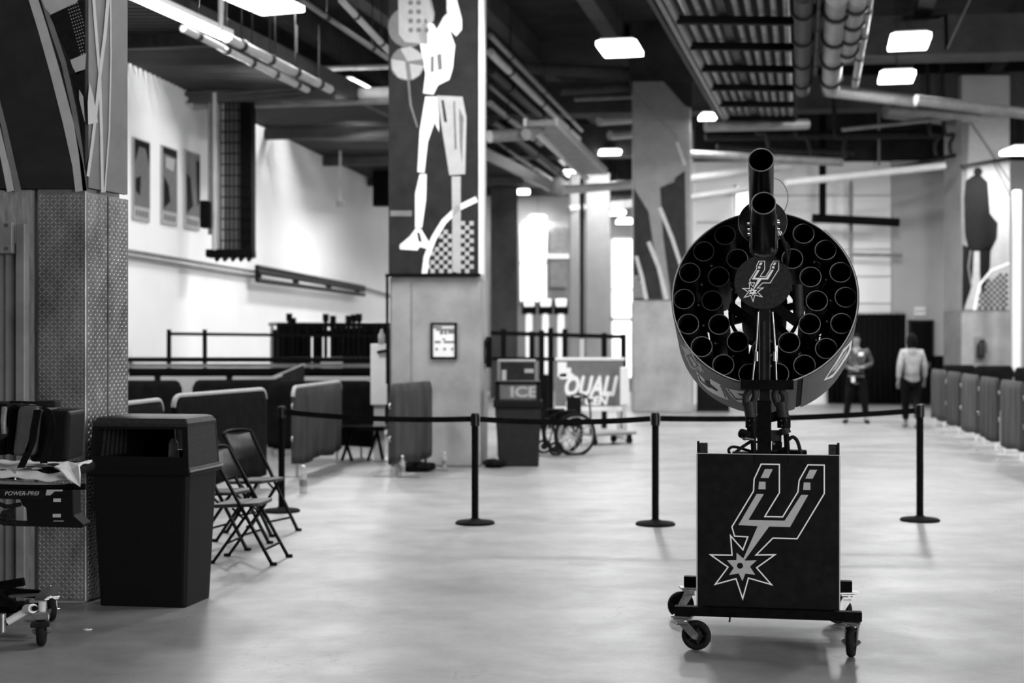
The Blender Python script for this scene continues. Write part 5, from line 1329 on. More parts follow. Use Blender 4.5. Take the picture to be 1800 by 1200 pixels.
# ================================================================== LEFT BACKGROUND: half wall, rails, racks
def at0(px, D): p = at(px, HY, D); return Vector((p.x, D, 0))
hw = empty('half_wall', at0(218, 22.5)); tag(hw, 'grey panelled half wall with black cap rail below the white wall', 'partition')
W_ = (655-150)/F*22.5; x00 = (150-218)/F*22.5; zc_ = EYE-(628-HY)/F*22.5
mb = MB(); mb.box((x00, 0, .02), (x00+W_, .10, zc_-.18)); mb.build('wall_core', 'black_matte', hw)
for k in range(4):
    mb = MB(); s0 = x00+.06+k*W_/4; mb.box((s0, -.03, .1), (s0+W_/4-.10, 0, zc_-.30)); mb.build('panel', 'wall_grey', hw, bevel=.01)
mb = MB(); mb.box((x00, -.06, zc_-.07), (x00+W_, .16, zc_)); mb.build('cap_rail', 'black_paint', hw)
mb = MB(); mb.box((x00, -.02, zc_-.16), (x00+W_, .12, zc_-.10)); mb.build('mid_rail', 'pipe_grey', hw)
mb = MB(); mb.box((x00, -.04, zc_-.24), (x00+W_, .14, zc_-.17)); mb.build('lower_rail', 'black_paint', hw)
gr = empty('guard_rail', at0(296, 22.8)); tag(gr, 'black guard rail standing up from the half wall on the left', 'railing')
zt_ = EYE+(HY-581)/F*22.8
for px in (297, 360, 484):
    x = (px-296)/F*22.8; mb = MB(); mb.box((x-.03, -.03, 0), (x+.03, .03, zt_+.02)); mb.build('rail_post', 'black_paint', gr)
mb = MB(); mb.bar(((297-296)/F*22.8, 0, zt_-.05), ((690-296)/F*22.8, 0, zt_-.09), .05, .05); mb.build('top_rail', 'black_paint', gr)
rp = empty('folded_ramp', at(480, 664, 21.9)); tag(rp, 'pale metal ramp edge leaning on the half wall', 'ramp')
mb = MB(); mb.bar((0, 0, 0), at(536, 641, 22)-at(480, 664, 21.9), .1, .05); mb.build('ramp_edge', 'print_silver', rp)
mb = MB(); q_ = at(536, 641, 22)-at(480, 664, 21.9); zz = -rp.location.z; mb.prism([(0, 0), (q_.x, q_.z), (q_.x, zz), (0, zz)], -.02, .02, XS); mb.build('ramp_side', 'pipe_dark', rp)

# stanchion storage cart packed with posts
sc = empty('stanchion_cart', at0(480, 25)); tag(sc, 'black storage cart packed with upright posts before the white wall', 'cart')
kx = lambda px: (px-480)/F*25.0
kz = lambda py: EYE+(HY-py)/F*25.0
mb = MB(); mb.path(smoothpath([(kx(478), 0, .1), (kx(478), 0, kz(585)), (kx(481), 0, kz(572)), (kx(490), 0, kz(569)), (kx(700), 0, kz(569))], 4), .03); mb.build('cart_handle', 'pipe_grey', sc)
mb = MB(); mb.box((kx(488), -.4, .12), (kx(698), .4, .22)); mb.build('cart_deck', 'black_paint', sc)
for px in (490, 560, 584, 690):
    mb = MB(); mb.box((kx(px)-.03, -.06, .2), (kx(px)+.03, 0, kz(570))); mb.build('cart_upright', 'black_paint', sc)
for py in (571, 584, 640):
    mb = MB(); mb.box((kx(488), -.08, kz(py)-.035), (kx(698), -.02, kz(py)+.035)); mb.build('cart_rail', 'black_paint', sc)
mb = MB(); mb.box((kx(488), .1, .3), (kx(545), .16, kz(575))); mb.box((kx(586), .1, .3), (kx(692), .16, kz(575))); mb.build('back_board', 'black_matte', sc)['kind'] = 'thing'
for px in (495, 690):
    for y in (-.35, .35):
        mb = MB(); mb.cyl((kx(px), y-.03, .07), (kx(px), y+.03, .07), .07); mb.build('cart_wheel', 'black_rubber', sc)
post0 = None
xs = [496, 503, 511, 519, 527, 536, 546, 556, 566, 576, 588, 597, 606, 615, 624, 634, 643, 652, 661, 671, 680]
tall = {511: 548, 519: 556, 524: 550, 576: 549, 588: 552, 615: 552, 624: 550, 634: 549}
for i, px in enumerate(xs):
    h = kz(tall.get(px, 568+rng.uniform(-1, 3)))-.25
    if post0 is None:
        post0 = o2 = empty('stored_post')
        mb = MB(); mb.cyl((0, 0, 0), (0, 0, 1), .032, n=10); mb.build('post', 'black_paint', post0)
        mb = MB(); mb.cyl((0, 0, .93), (0, 0, 1), .055, n=10); mb.build('belt_head', 'black_paint', post0)
        mb = MB(); mb.cyl((0, 0, 0), (0, 0, .02), .06, n=12); mb.build('post_foot', 'black_paint', post0)
    else: o2 = copy_tree(post0)
    o2.location = at0(480, 25)+Vector((kx(px), -.26+.05*(i % 3), .222)); o2.scale = (1, 1, h)
    tag(o2, 'black belt post stored upright in the cart before the white wall', 'post', 'posts stored in the cart')
bx = empty('cardboard_box', at0(563, 24.3)); tag(bx, 'pale boxes stacked under the post cart beside a dark bag', 'box')
mb = MB(); mb.box((0, 0, 0), (.35, .3, EYE-(628-HY)/F*24.3)); mb.build('box_body', 'wall_grey', bx, bevel=.01)
mb = MB(); mb.box((.03, -.006, .9), (.3, 0, 1.2)); mb.build('box_label', 'paper', bx)

# white sanitiser stand with bottle
ws = empty('sanitiser_stand', at0(667, 19.8)); tag(ws, 'white panel sanitiser stand left of the middle column', 'stand')
sx = lambda px: (px-667)/F*19.8
sz = lambda py: EYE+(HY-py)/F*19.8
mb = MB(); mb.box((sx(652), -.05, sz(711)), (sx(681), .0, sz(604))); mb.build('white_panel', 'white_paint', ws, bevel=.01)
mb = MB(); mb.box((sx(657), 0, .02), (sx(676), .05, sz(700))); mb.build('stand_leg', 'pipe_pale', ws)
mb = MB(); mb.box((sx(650), -.2, 0), (sx(683), .25, .02)); mb.build('stand_base', 'steel', ws)
mb = MB(); mb.bar((sx(664), -.08, sz(619)), (sx(686), -.08, sz(615)), .05, .04); mb.build('dispenser_arm', 'black_paint', ws)
mb = MB(); mb.lathe([(.001, 0), (.045, 0), (.048, .12), (.02, .17), (.018, .20), (.001, .2)], 16, Matrix.Translation((sx(671), -.03, sz(604)))); o2 = mb.build('sanitiser_bottle', 'clear_plastic', None); o2.location = at0(667, 19.8); tag(o2, 'clear bottle on top of the white sanitiser stand', 'bottle')

# black low table left of the column
lt = empty('low_table', at0(600, 20)); tag(lt, 'black low table behind the grey pleated barricade', 'table')
tx = lambda px: (px-600)/F*19.6
mb = MB(); mb.box((tx(600), -.3, .42), (tx(680), .3, .48)); mb.build('tabletop', 'black_paint', lt)
for px, px_b in ((604, 622), (622, 604), (650, 668), (677, 666)):
    mb = MB(); mb.bar((tx(px), -.2, .0), (tx(px_b), -.2, .44), .04, .04, (0, 1, 0)); mb.build('leg', 'black_paint', lt)

# floor bits: bottles and black bundles
def bottle(px, py, h, label):
    g = ground(px, py); s = h/.24
    mb = MB(); mb.lathe([(.001, 0), (.032, 0), (.034, .02), (.034, .15), (.03, .17), (.014, .21), (.014, .225)], 16, Matrix.Scale(s, 4))
    r = empty('water_bottle', g); tag(r, label, 'bottle'); mb.build('bottle_body', 'clear_plastic', r)
    mb = MB(); mb.lathe([(.001, .245), (.015, .245), (.016, .222), (.001, .222)], 12, Matrix.Scale(s, 4)); mb.build('cap', 'white_paint', r)
    mb = MB(); mb.cyl((0, 0, .06*s), (0, 0, .12*s), .035*s, n=16); mb.build('bottle_label', 'pipe_grey', r)
bottle(533, 866, .30, 'water bottle on the floor at the end of the grey barricade')
bottle(707, 838, .26, 'water bottle on the floor left of the middle column')
bottle(781, 822, .20, 'small dark bottle against the foot of the middle column')
bottle(923, 818, .24, 'water bottle on the floor before the far black bin')
def bundle(px0, px1, py, h, label):
    g = ground((px0+px1)/2, py); wd = (px1-px0)/F*g.y; r = empty('cloth_bundle', g); tag(r, label, 'bundle')
    bm = bmesh.new(); bmesh.ops.create_icosphere(bm, subdivisions=3, radius=.5)
    for v in bm.verts:
        n_ = 1+.12*math.sin(v.co.x*17+v.co.y*9)+.1*math.sin(v.co.z*21+v.co.x*7); v.co *= n_; v.co.x *= wd; v.co.y *= .35; v.co.z = max(0, (v.co.z+.42)*h)
    me = bpy.data.meshes.new('cloth'); bm.to_mesh(me); bm.free(); me.materials.append(M['black_fabric'])
    for p in me.polygons: p.use_smooth = True
    o2 = bpy.data.objects.new('cloth', me); C.objects.link(o2); o2.parent = r
    mb = MB(); mb.bar((-wd*.35, -.1, h*.55), (wd*.35, -.12, h*.45), .03, .02); mb.build('strap', 'black_rubber', r)
bundle(704, 764, 828, .14, 'black cloth bundle on the floor beneath the short grey barricade')
bundle(848, 888, 821, .12, 'flat black cloth bundle on the floor right of the middle column')
# wall phone on the column's right side
wp = empty('wall_phone', at(858, 620, 19.4)); tag(wp, 'black wall phone box on the right side of the middle column', 'phone')
mb = MB(); mb.box((-.03, 0, -.2), (.05, .16, .22)); mb.build('phone_body', 'black_paint', wp, bevel=.01)
mb = MB(); mb.path(smoothpath([(.0, 0, .2), (-.05, -.02, .1), (-.05, -.02, -.15)]), .022); mb.build('handset', 'black_rubber', wp)

# --- far black bin with clear hood and board with letters behind
fb = empty('litter_bin', at0(872, 18.9)); tag(fb, 'smaller far black bin right of the middle column', 'bin')
qx = lambda px: (px-872)/F*18.9
qz = lambda py: EYE+(HY-py)/F*18.9
mb = MB(); A_ = (qx(877), qx(947)); B_ = (qx(870), qx(951))
def taper(mb, x0, x1, y0, y1, z0, X0, X1, Y0, Y1, z1):
    mb.add([(x0,y0,z0),(x1,y0,z0),(x1,y1,z0),(x0,y1,z0),(X0,Y0,z1),(X1,Y0,z1),(X1,Y1,z1),(X0,Y1,z1)], [(0,3,2,1),(4,5,6,7),(0,1,5,4),(1,2,6,5),(2,3,7,6),(3,0,4,7)])
taper(mb, A_[0], A_[1], 0, .5, 0, B_[0], B_[1], -.03, .53, qz(716)); mb.build('bin_body', 'bin_dark', fb, bevel=.02)
mb = MB(); mb.box((B_[0]-.02, -.05, qz(716)), (B_[1]+.02, .55, qz(704))); mb.build('lid_skirt', 'black_plastic', fb, bevel=.01)
for x in (B_[0], B_[1]-.06):
    mb = MB(); mb.box((x, -.03, qz(704)), (x+.06, .53, qz(672))); mb.build('hood_side', 'black_plastic', fb)
mb = MB(); mb.box((B_[0], -.03, qz(676)), (B_[1], .53, qz(670))); mb.build('hood_top', 'black_plastic', fb, bevel=.006)
ic = empty('letter_board', at0(872, 20.5)); tag(ic, 'grey freezer with pale letters seen over the far black bin', 'freezer')
rx = lambda px: (px-872)/F*20.5
rz = lambda py: EYE+(HY-py)/F*20.5
mb = MB(); mb.box((rx(874), 0, 0), (rx(943), .35, rz(632))); mb.build('freezer_body', 'pipe_grey', ic, bevel=.02)
mb = MB(); mb.box((rx(880), -.01, rz(700)), (rx(940), 0, rz(674))); mb.build('letter_panel', 'print_mid', ic)
mb = MB(); mb.box((rx(880), -.01, rz(670)), (rx(940), 0, rz(636))); mb.build('poster_panel', 'pipe_dark', ic)
text_mesh('ICE', .21, 'print_light', 'letters', ic, Matrix.Translation((rx(896), -.013, rz(697))) @ Matrix.Rotation(PI/2, 4, 'X') @ Matrix.Scale(1.3, 4, (1, 0, 0)), bold=.008)
mb = MB(); mb.box((rx(882), -.014, rz(668)), (rx(890), -.01, rz(650))); mb.build('poster_mark', 'print_light', ic)
mb = MB(); mb.box((rx(922), -.014, rz(655)), (rx(938), -.01, rz(648))); mb.build('poster_mark', 'print_light', ic)
mb = MB(); mb.box((rx(884), -.05, rz(672)), (rx(938), -.01, rz(669))); mb.build('freezer_handle', 'print_light', ic)

# --- banner board with lettering
bb = empty('banner_board', at0(980, 24.5)); tag(bb, 'grey board with white slanted letters behind the wheelchair', 'sign')
ux = lambda px: (px-980)/F*24.5
uz = lambda py: EYE+(HY-py)/F*24.5
mb = MB(); mb.box((ux(976), 0, uz(714)), (ux(1096), .05, uz(629))); mb.build('board_face', 'print_mid', bb, bevel=.005)
mb = MB(); mb.box((ux(976), -.02, uz(722)), (ux(1096), .06, uz(714))); mb.build('board_edge', 'white_paint', bb)
mb = MB(); mb.box((ux(976), -.02, uz(633)), (ux(1098), .06, uz(628))); mb.build('board_edge', 'white_paint', bb)
text_mesh('QUALI', .46, 'print_white', 'letters', bb, Matrix.Translation((ux(990), -.004, uz(694))) @ Matrix.Rotation(PI/2, 4, 'X') @ Matrix.Scale(.66, 4, (1, 0, 0)), shear=.3, bold=.022)
text_mesh('RE: CEN', .20, 'print_white', 'letters', bb, Matrix.Translation((ux(994), -.004, uz(711))) @ Matrix.Rotation(PI/2, 4, 'X'), shear=.2, bold=.010)
for (x0, y0, x1, y1) in ((980, 636, 996, 662), (984, 656, 1008, 666), (996, 646, 1004, 656)):
    mb = MB(); mb.box((ux(x0), -.006, uz(y1)), (ux(x1), 0, uz(y0))); mb.build('printed_blocks', 'print_white', bb)
for px in (985, 1088):
    mb = MB(); mb.box((ux(px)-.03, .05, 0), (ux(px)+.03, .1, uz(640))); mb.box((ux(px)-.03, -.25, 0), (ux(px)+.03, .3, .04)); mb.build('board_leg', 'steel', bb)
pp = empty('paper_roll_stand', at0(1098, 24.0)); tag(pp, 'white upright panel at the right end of the lettered board', 'panel')
mb = MB(); vx = lambda px: (px-1098)/F*24
mb.box((vx(1091), 0, EYE-(712-HY)/F*24), (vx(1106), .1, EYE-(645-HY)/F*24)); mb.build('white_panel', 'white_paint', pp, bevel=.01)
mb = MB(); mb.box((vx(1094), 0, 0), (vx(1102), .08, EYE-(710-HY)/F*24)); mb.build('panel_leg', 'steel', pp)

# --- black railing of the centre background
cr = empty('guard_rail', at0(865, 27)); tag(cr, 'black post and rail fence between middle and striped columns', 'railing')
yx = lambda px: (px-865)/F*27.0
yz = lambda py: EYE+(HY-py)/F*27.0
for px, y1 in ((885, 578), (935, 582), (952, 580), (968, 576), (993, 578), (1062, 585), (1096, 587)):
    mb = MB(); mb.box((yx(px)-.05, -.05, 0), (yx(px)+.05, .05, yz(y1))); mb.build('rail_post', 'black_paint', cr)
for (y0, y1, w_) in ((585, 592, .08), (630, 632, .07)):
    mb = MB(); mb.bar((yx(862), 0, yz(y0)), (yx(1100), 0, yz(y1)), w_, w_); mb.build('rail', 'black_paint', cr)
tp = empty('thin_pole', at0(1023, 25.4)); tag(tp, 'thin pale pole before the lettered board', 'pole')
mb = MB(); mb.cyl((0, 0, 0), (0, 0, 1.7), .04, n=10); mb.build('pole', 'pipe_pale', tp)
mb = MB(); mb.cyl((0, 0, 0), (0, 0, .03), .2, n=20); mb.build('pole_base', 'pipe_dark', tp)
# three pedestal heads
ped0 = None
for i, (px, lab) in enumerate([(930, 'left black pedestal fan head with pale top and white pole'), (959, 'middle black pedestal fan head with pale top and white pole'), (986, 'right smaller black pedestal fan head with pale top')]):
    g = at0(px, 30.0); zt3 = EYE+(HY-540)/F*30
    r = empty('pedestal_fan', g); tag(r, lab, 'fan')
    mb = MB(); mb.cyl((-.15, 0, zt3), (.15, 0, zt3), .15, n=20); mb.build('fan_head', 'black_paint', r)
    mb = MB(); mb.box((-.12, -.16, zt3+.0), (.12, .14, zt3+.18)); mb.build('head_cap', 'white_paint', r, bevel=.03)
    mb = MB(); mb.cyl((0, 0, .9), (0, 0, zt3-.1), .075, n=12); mb.build('pole', 'white_paint', r)
    mb = MB(); mb.cyl((0, 0, 0), (0, 0, .95), .12, n=14); mb.build('pole_base', 'black_paint', r)

# --- wheelchair
wc = empty('wheelchair', at0(1000, 21.0)); wc.rotation_euler = (0, 0, rad(20)); tag(wc, 'folded black wheelchair in front of the lettered board', 'wheelchair')
for s in (-1, 1):
    y = s*.24; mb = MB(); R2 = .30
    mb.path([(R2*math.cos(2*PI*i/32), y, R2+R2*math.sin(2*PI*i/32)) for i in range(32)], .030, 8, True); mb.build('wheel_tyre', 'black_rubber', wc)
    mb = MB()
    for i in range(12): mb.cyl((0, y, R2), (R2*math.cos(2*PI*i/12), y, R2+R2*math.sin(2*PI*i/12)), .006, n=5)
    mb.cyl((0, y-.03, R2), (0, y+.03, R2), .035, n=12); mb.build('spokes_and_hub', 'pipe_grey', wc)
    mb = MB(); mb.path([(.26*math.cos(2*PI*i/28), y+s*.04, R2+.26*math.sin(2*PI*i/28)) for i in range(28)], .009, 6, True); mb.build('push_rim', 'steel', wc)
    mb = MB(); mb.path([(-.30+.10*math.cos(2*PI*i/20), y, .10+.09*math.sin(2*PI*i/20)) for i in range(20)], .02, 8, True); mb.cyl((-.30, y-.02, .1), (-.30, y+.02, .1), .05, n=10); mb.build('front_wheel', 'black_rubber', wc)
    mb = MB(); mb.path([(.16, y, .85), (.08, y, .85), (.08, y, .5), (.0, y, .3)], .016); mb.path([(.08, y, .62), (-.3, y, .62), (-.34, y, .45), (-.30, y, .1)], .014); mb.path([(.08, y, .42), (-.34, y, .45), (-.42, y, .14), (-.5, y, .12)], .014); mb.build('side_frame', 'black_paint', wc)
    mb = MB(); mb.box((-.24, y-.012, .46), (.06, y+.012, .62)); mb.build('side_guard', 'black_fabric', wc)
    mb = MB(); mb.box((-.25, y-.03, .63), (.02, y+.03, .66)); mb.build('armrest', 'black_rubber', wc, bevel=.008)
mb = MB(); mb.box((-.30, -.22, .43), (.08, .22, .47)); mb.build('seat', 'black_fabric', wc, bevel=.01)
mb = MB(); mb.box((.07, -.22, .47), (.10, .22, .84)); mb.build('backrest', 'black_fabric', wc, bevel=.01)
# --- flat trolley
tr = empty('flat_trolley', at0(1062, 23.0)); tr.rotation_euler = (0, 0, rad(35)); tag(tr, 'low flat trolley parked right of the wheelchair', 'trolley')
mb = MB(); mb.box((-.45, -.28, .15), (.45, .28, .20)); mb.build('platform', 'pipe_grey', tr, bevel=.01)
for sx_ in (-.36, .36):
    for sy_ in (-.2, .2):
        mb = MB(); mb.cyl((sx_, sy_-.02, .055), (sx_, sy_+.02, .055), .055); mb.build('wheel', 'black_rubber', tr)
        mb = MB(); mb.box((sx_-.03, sy_-.03, .06), (sx_+.03, sy_+.03, .15)); mb.build('wheel_fork', 'black_paint', tr)
mb = MB(); mb.path(smoothpath([(-.45, -.22, .2), (-.50, -.22, .75), (-.50, .22, .75), (-.45, .22, .2)], 5), .016); mb.build('push_handle', 'black_paint', tr)
# dark low case behind the drum
dc_ = empty('floor_case', at0(1228, 33)); tag(dc_, 'dark low case on the floor right of the striped column', 'case')
mb = MB(); mb.box((0, 0, .06), (.72, .4, 1.15)); mb.build('case_body', 'black_matte', dc_, bevel=.02)
mb = MB(); mb.box((0, -.02, 0), (.72, .42, .06)); mb.build('case_base', 'black_rubber', dc_)

# ================================================================== FOLDING CHAIRS
def folding_chair():
    """faces +X, seat front at +x; unit scale"""
    r = empty('folding_chair')
    W2 = .21
    for s in (-1, 1):
        y = s*W2
        mb = MB(); mb.bar((-.20, y, .88), (.30, y, .0), .018, .030, (0, 1, 0)); mb.build('leg', 'black_paint', r)        # back upright running to the front foot
        mb = MB(); mb.bar((.14, y*.88, .47), (-.20, y*.88, .0), .018, .030, (0, 1, 0)); mb.build('leg', 'black_paint', r)
        for (x,) in ((.30,), (-.20,)):
            mb = MB(); mb.cbox((x+(.006 if x > 0 else -.006), y*(1 if x > 0 else .88), .012), (.05, .03, .024)); mb.build('rubber_foot', 'black_rubber', r)
        mb = MB(); mb.bar((-.03, y*.95, .44), (.06, y*.95, .36), .012, .02, (0, 1, 0)); mb.build('hinge_link', 'black_paint', r)
    mb = MB(); mb.path([(-.20, -W2, .88)]+[(-.20-.03*math.sin(PI*k/8), -W2*math.cos(PI*k/8), .88+.03*math.sin(PI*k/8)) for k in range(1, 8)]+[(-.20, W2, .88)], .014); mb.build('back_frame', 'black_paint', r)
    vs = []; fs = []; n = 10                                          # curved back panel
    for i in range(n+1):
        t = i/n; y = -W2+2*W2*t; bul = -.045*math.sin(PI*t)
        for (z, xx) in ((.66, -.075), (.78, -.143), (.90+.02*math.sin(PI*t), -.205)):
            vs += [(xx+bul, y, z), (xx+bul-.012, y, z)]
    for i in range(n):
        b = i*6
        for j in (0, 2):
            fs += [(b+j, b+j+2, b+6+j+2, b+6+j), (b+j+1, b+6+j+1, b+6+j+3, b+j+3)]
        fs += [(b, b+6, b+7, b+1), (b+4, b+5, b+11, b+10)]
    fs += [(0, 1, 3, 2), (2, 3, 5, 4)]; b = n*6; fs += [(b, b+2, b+3, b+1), (b+2, b+4, b+5, b+3)]
    mb = MB(); mb.add(vs, fs, True); mb.build('backrest', 'seat_vinyl', r)
    mb = MB(); mb.prism([(-.17, -.19), (.16, -.205), (.20, -.18), (.215, 0), (.20, .18), (.16, .205), (-.17, .19)], .445, .475, Matrix.Rotation(rad(-3), 4, 'Y')); mb.build('seat', 'seat_vinyl', r, bevel=.012, seg=3)
    for z, x, ww in ((.12, .232, W2), (.16, -.085, W2*.88)):
        mb = MB(); mb.cyl((x, -ww, z), (x, ww, z), .010, n=8); mb.build('stretcher', 'black_paint', r)
    return r
ch0 = folding_chair()
for i, (px, py, rz, sc_, lab) in enumerate([(430, 992, -8, .96, 'nearest black folding chair right beside the litter bin'), (398, 965, -16, .96, 'black folding chair mostly hidden between the bin and nearest chair'),
                                      (452, 940, -24, .98, 'farthest black folding chair nearest the leftmost stanchion')]):
    o2 = ch0 if i == 0 else copy_tree(ch0)
    g = ground(px, py)
    o2.location = g+Vector((-.04, .20, 0)); o2.rotation_euler = (0, 0, rad(rz)); o2.scale = (sc_,)*3
    tag(o2, lab, 'chair', 'folding chairs by the litter bin')

# ================================================================== PEOPLE
def skin_mesh(name, joints, edges, m, parent, root, sub=2):
    me = bpy.data.meshes.new(name); o2 = bpy.data.objects.new(name, me); C.objects.link(o2)
    bm = bmesh.new(); lay = bm.verts.layers.skin.verify(); idx = {}
    for k, (p, r) in joints.items():
        v = bm.verts.new(p); rr = r if isinstance(r, tuple) else (r, r); v[lay].radius = rr
        v[lay].use_root = (k == root); idx[k] = v
    for a_, b2 in edges: bm.edges.new((idx[a_], idx[b2]))
    bm.to_mesh(me); bm.free(); me.materials.append(M[m])
    o2.modifiers.new('skin', 'SKIN').use_smooth_shade = True
    md = o2.modifiers.new('sub', 'SUBSURF'); md.levels = sub; md.render_levels = sub
    o2.parent = parent; return o2
def person(loc, rz, label, J, hair, topm, botm, shoem, sleeve, skirt=None, scale=1.0):
    r = empty('person', loc, rz); r.scale = (scale,)*3; tag(r, label, 'person')
    body = {'pel': (J['pel'], (.13, .10)), 'wai': (J['wai'], (.12, .09)), 'che': (J['che'], (.145, .105)), 'nek': (J['nek'], .055), 'hd0': (J['hd0'], (.065, .075)), 'hd1': (J['hd1'], (.075, .090)), 'hd2': (J['hd2'], (.062, .075))}
    E = [('pel', 'wai'), ('wai', 'che'), ('che', 'nek'), ('nek', 'hd0'), ('hd0', 'hd1'), ('hd1', 'hd2')]
    for s in ('l', 'r'):
        body.update({'sh'+s: (J['sh'+s], .06), 'el'+s: (J['el'+s], .043), 'wr'+s: (J['wr'+s], .030), 'ha'+s: (J['ha'+s], (.036, .022)), 'hp'+s: (J['hp'+s], .095), 'kn'+s: (J['kn'+s], .06), 'an'+s: (J['an'+s], .042), 'to'+s: (J['to'+s], (.04, .03))})
        E += [('che', 'sh'+s), ('sh'+s, 'el'+s), ('el'+s, 'wr'+s), ('wr'+s, 'ha'+s), ('pel', 'hp'+s), ('hp'+s, 'kn'+s), ('kn'+s, 'an'+s), ('an'+s, 'to'+s)]
        hd = (Vector(J['ha'+s])-Vector(J['wr'+s])).normalized(); side = hd.cross(Vector((0, 1, 0)))
        if side.length < .2: side = Vector((1, 0, 0))
        side.normalize(); o3 = Vector(J['ha'+s])
        for k in range(4):
            f0_ = o3+side*(-.024+.016*k); L_ = (.07, .08, .075, .06)[k]
            body['f%d%sa' % (k, s)] = (tuple(f0_+hd*.03), .009); body['f%d%sb' % (k, s)] = (tuple(f0_+hd*(.03+L_)+Vector((0, -.01, 0))), .008)
            E += [('ha'+s, 'f%d%sa' % (k, s)), ('f%d%sa' % (k, s), 'f%d%sb' % (k, s))]
        body['th'+s] = (tuple(o3+side*.045+hd*.02), .010); E.append(('ha'+s, 'th'+s))
    skin_mesh('body', body, E, 'skin', r, 'pel', 1)
    top = {'wai': (J['wai'], (.155, .125)), 'che': (J['che'], (.175, .135)), 'nk': (tuple(Vector(J['che']).lerp(Vector(J['nek']), .62)), (.085, .075)), 'hem': (tuple(Vector(J['pel'])+Vector((0, 0, .0))), (.165, .13))}
    E = [('hem', 'wai'), ('wai', 'che'), ('che', 'nk')]
    for s in ('l', 'r'):
        top.update({'sh'+s: (J['sh'+s], .078), 'el'+s: (J['el'+s], .062)}); E += [('che', 'sh'+s), ('sh'+s, 'el'+s)]
        if sleeve: top['wr'+s] = (tuple(Vector(J['el'+s]).lerp(Vector(J['wr'+s]), .92)), .046); E.append(('el'+s, 'wr'+s))
    skin_mesh('top_garment', top, E, topm, r, 'che')
    bot = {'pel': (tuple(Vector(J['pel'])+Vector((0, 0, .03))), (.155, .12))}; E = []
    for s in ('l', 'r'):
        bot.update({'hp'+s: (J['hp'+s], .108), 'kn'+s: (J['kn'+s], .078), 'an'+s: (tuple(Vector(J['an'+s])+Vector((0, 0, .03))), .065)}); E += [('pel', 'hp'+s), ('hp'+s, 'kn'+s), ('kn'+s, 'an'+s)]
    skin_mesh('trousers', bot, E, botm, r, 'pel')
    for s in ('l', 'r'):
        a_, t_ = Vector(J['an'+s]), Vector(J['to'+s]); h_ = a_+(a_-t_)*.3
        skin_mesh('shoe', {'h': (tuple((h_.x, h_.y, max(t_.z, h_.z-.05))), .045), 'm': (tuple(((a_.x+t_.x)/2, (a_.y+t_.y)/2, t_.z+.012)), (.05, .045)), 't': (tuple(t_), (.045, .032))}, [('h', 'm'), ('m', 't')], shoem, r, 'm')
    # hair, ears, nose
    hd1 = Vector(J['hd1']); fd = Vector((0, -1, 0))
    bm = bmesh.new(); bmesh.ops.create_uvsphere(bm, u_segments=20, v_segments=14, radius=1)
    for v in list(bm.verts):
        v.co.x *= .092; v.co.y *= .105; v.co.z *= .118
    kill = [v for v in bm.verts if (v.co.y < -.035 and v.co.z < .045) or v.co.z < (-.10 if hair == 'long' else .0)]
    bmesh.ops.delete(bm, geom=kill, context='VERTS')
    if hair == 'long':
        for v in bm.verts:
            if v.co.z < 0: v.co.z = v.co.z*1.9; v.co.x *= 1.18; v.co.y = v.co.y*.8+.02
    else:
        for v in bm.verts: v.co *= .93
    me = bpy.data.meshes.new('hair'); bm.to_mesh(me); bm.free(); me.materials.append(M['hair'])
    for p in me.polygons: p.use_smooth = True
    o2 = bpy.data.objects.new('hair', me); C.objects.link(o2); o2.parent = r; o2.location = hd1+Vector((0, .005, .012))
    md = o2.modifiers.new('t', 'SOLIDIFY'); md.thickness = .018
    mb = MB(); nz_ = hd1+Vector((0, -.085, -.015)); mb.add([nz_+Vector((-.012, 0, -.02)), nz_+Vector((.012, 0, -.02)), nz_+Vector((0, -.028, -.015)), nz_+Vector((0, .002, .03))], [(0, 2, 1), (0, 3, 2), (1, 2, 3), (0, 1, 3)]); mb.build('nose', 'skin', r)
    for s in (-1, 1):
        mb = MB(); mb.lathe([(.001, -.006), (.018, -.004), (.022, .004), (.010, .006)], 10, Matrix.Translation(hd1+Vector((s*.083, .01, -.01))) @ Matrix.Rotation(s*PI/2, 4, 'Y')); mb.build('ear', 'skin', r)
        mb = MB(); mb.cyl(hd1+Vector((s*.032, -.082, .012)), hd1+Vector((s*.032, -.094, .012)), .010, n=8); mb.build('eye', 'hair', r)
    mb = MB(); mb.box((-.025, hd1.y-.092, hd1.z-.06), (.025, hd1.y-.080, hd1.z-.052)); mb.build('mouth', 'hair', r)
    return r
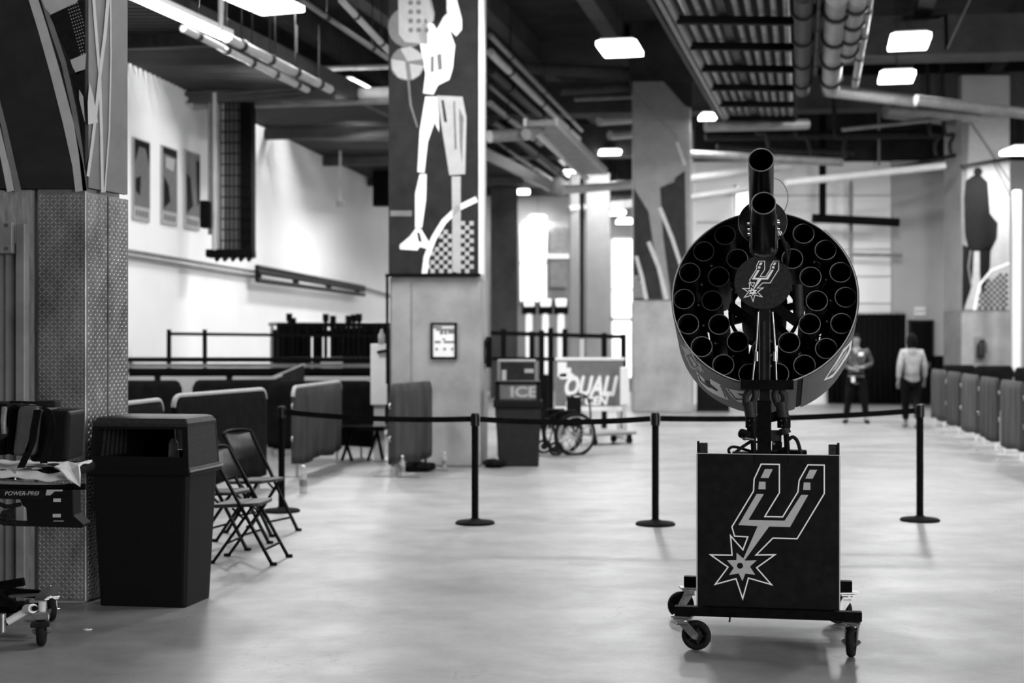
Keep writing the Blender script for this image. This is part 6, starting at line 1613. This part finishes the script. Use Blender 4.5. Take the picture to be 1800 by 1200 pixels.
# woman walking away (local -Y is the facing side, turned away from the lens)
Jw = dict(pel=(0, 0, .93), wai=(0, -.01, 1.10), che=(0, .0, 1.32), nek=(0, .0, 1.50), hd0=(0, -.01, 1.56), hd1=(0, -.015, 1.64), hd2=(0, -.01, 1.71),
          shl=(.17, 0, 1.41), ell=(.235, .06, 1.14), wrl=(.25, .02, .90), hal=(.25, .0, .83), shr=(-.17, 0, 1.41), elr=(-.235, .0, 1.14), wrr=(-.25, -.10, .92), har=(-.25, -.13, .85),
          hpl=(.09, 0, .86), knl=(.10, -.10, .50), anl=(.09, -.12, .10), tol=(.09, -.26, .035), hpr=(-.09, 0, .86), knr=(-.08, .02, .49), anr=(-.06, .24, .14), tor=(-.06, .16, .04))
gw = ground(1603, 752)
W1 = person((gw.x, gw.y, 0), rad(176), 'person with long dark hair in pale long-sleeved top and black trousers walking away', Jw, 'long', 'shirt_grey', 'trousers', 'pipe_grey', True, scale=1.02)
Jg = dict(pel=(0, 0, .93), wai=(0, -.03, 1.10), che=(0, -.0, 1.33), nek=(0, .0, 1.50), hd0=(0, -.02, 1.56), hd1=(0, -.025, 1.65), hd2=(0, -.015, 1.72),
          shl=(.20, 0, 1.42), ell=(.29, .03, 1.17), wrl=(.11, -.19, 1.10), hal=(.05, -.22, 1.11), shr=(-.20, 0, 1.42), elr=(-.29, .03, 1.17), wrr=(-.11, -.19, 1.08), har=(-.05, -.21, 1.07),
          hpl=(.10, 0, .86), knl=(.15, -.01, .49), anl=(.19, .02, .09), tol=(.22, -.12, .035), hpr=(-.10, 0, .86), knr=(-.15, -.01, .49), anr=(-.19, .02, .09), tor=(-.22, -.12, .035))
gg = ground(1505, 744)
G1 = person((gg.x, gg.y, 0), rad(-12), 'person with cropped hair in dark patterned jacket standing with clasped hands', Jg, 'short', 'uniform_grey', 'trousers', 'black_rubber', True, scale=1.02)
mb = MB(); mb.cbox((.085, -.15, 1.36), (.09, .02, .07)); mb.build('chest_badge', 'white_paint', G1, bevel=.01)
mb = MB(); mb.cbox((-.06, -.14, .87), (.07, .02, .12)); mb.build('belt_tag', 'paper', G1, bevel=.01)
mb = MB(); mb.cyl((0, 0, .95), (0, 0, 1.0), .17, n=20); mb.build('belt', 'black_rubber', G1)
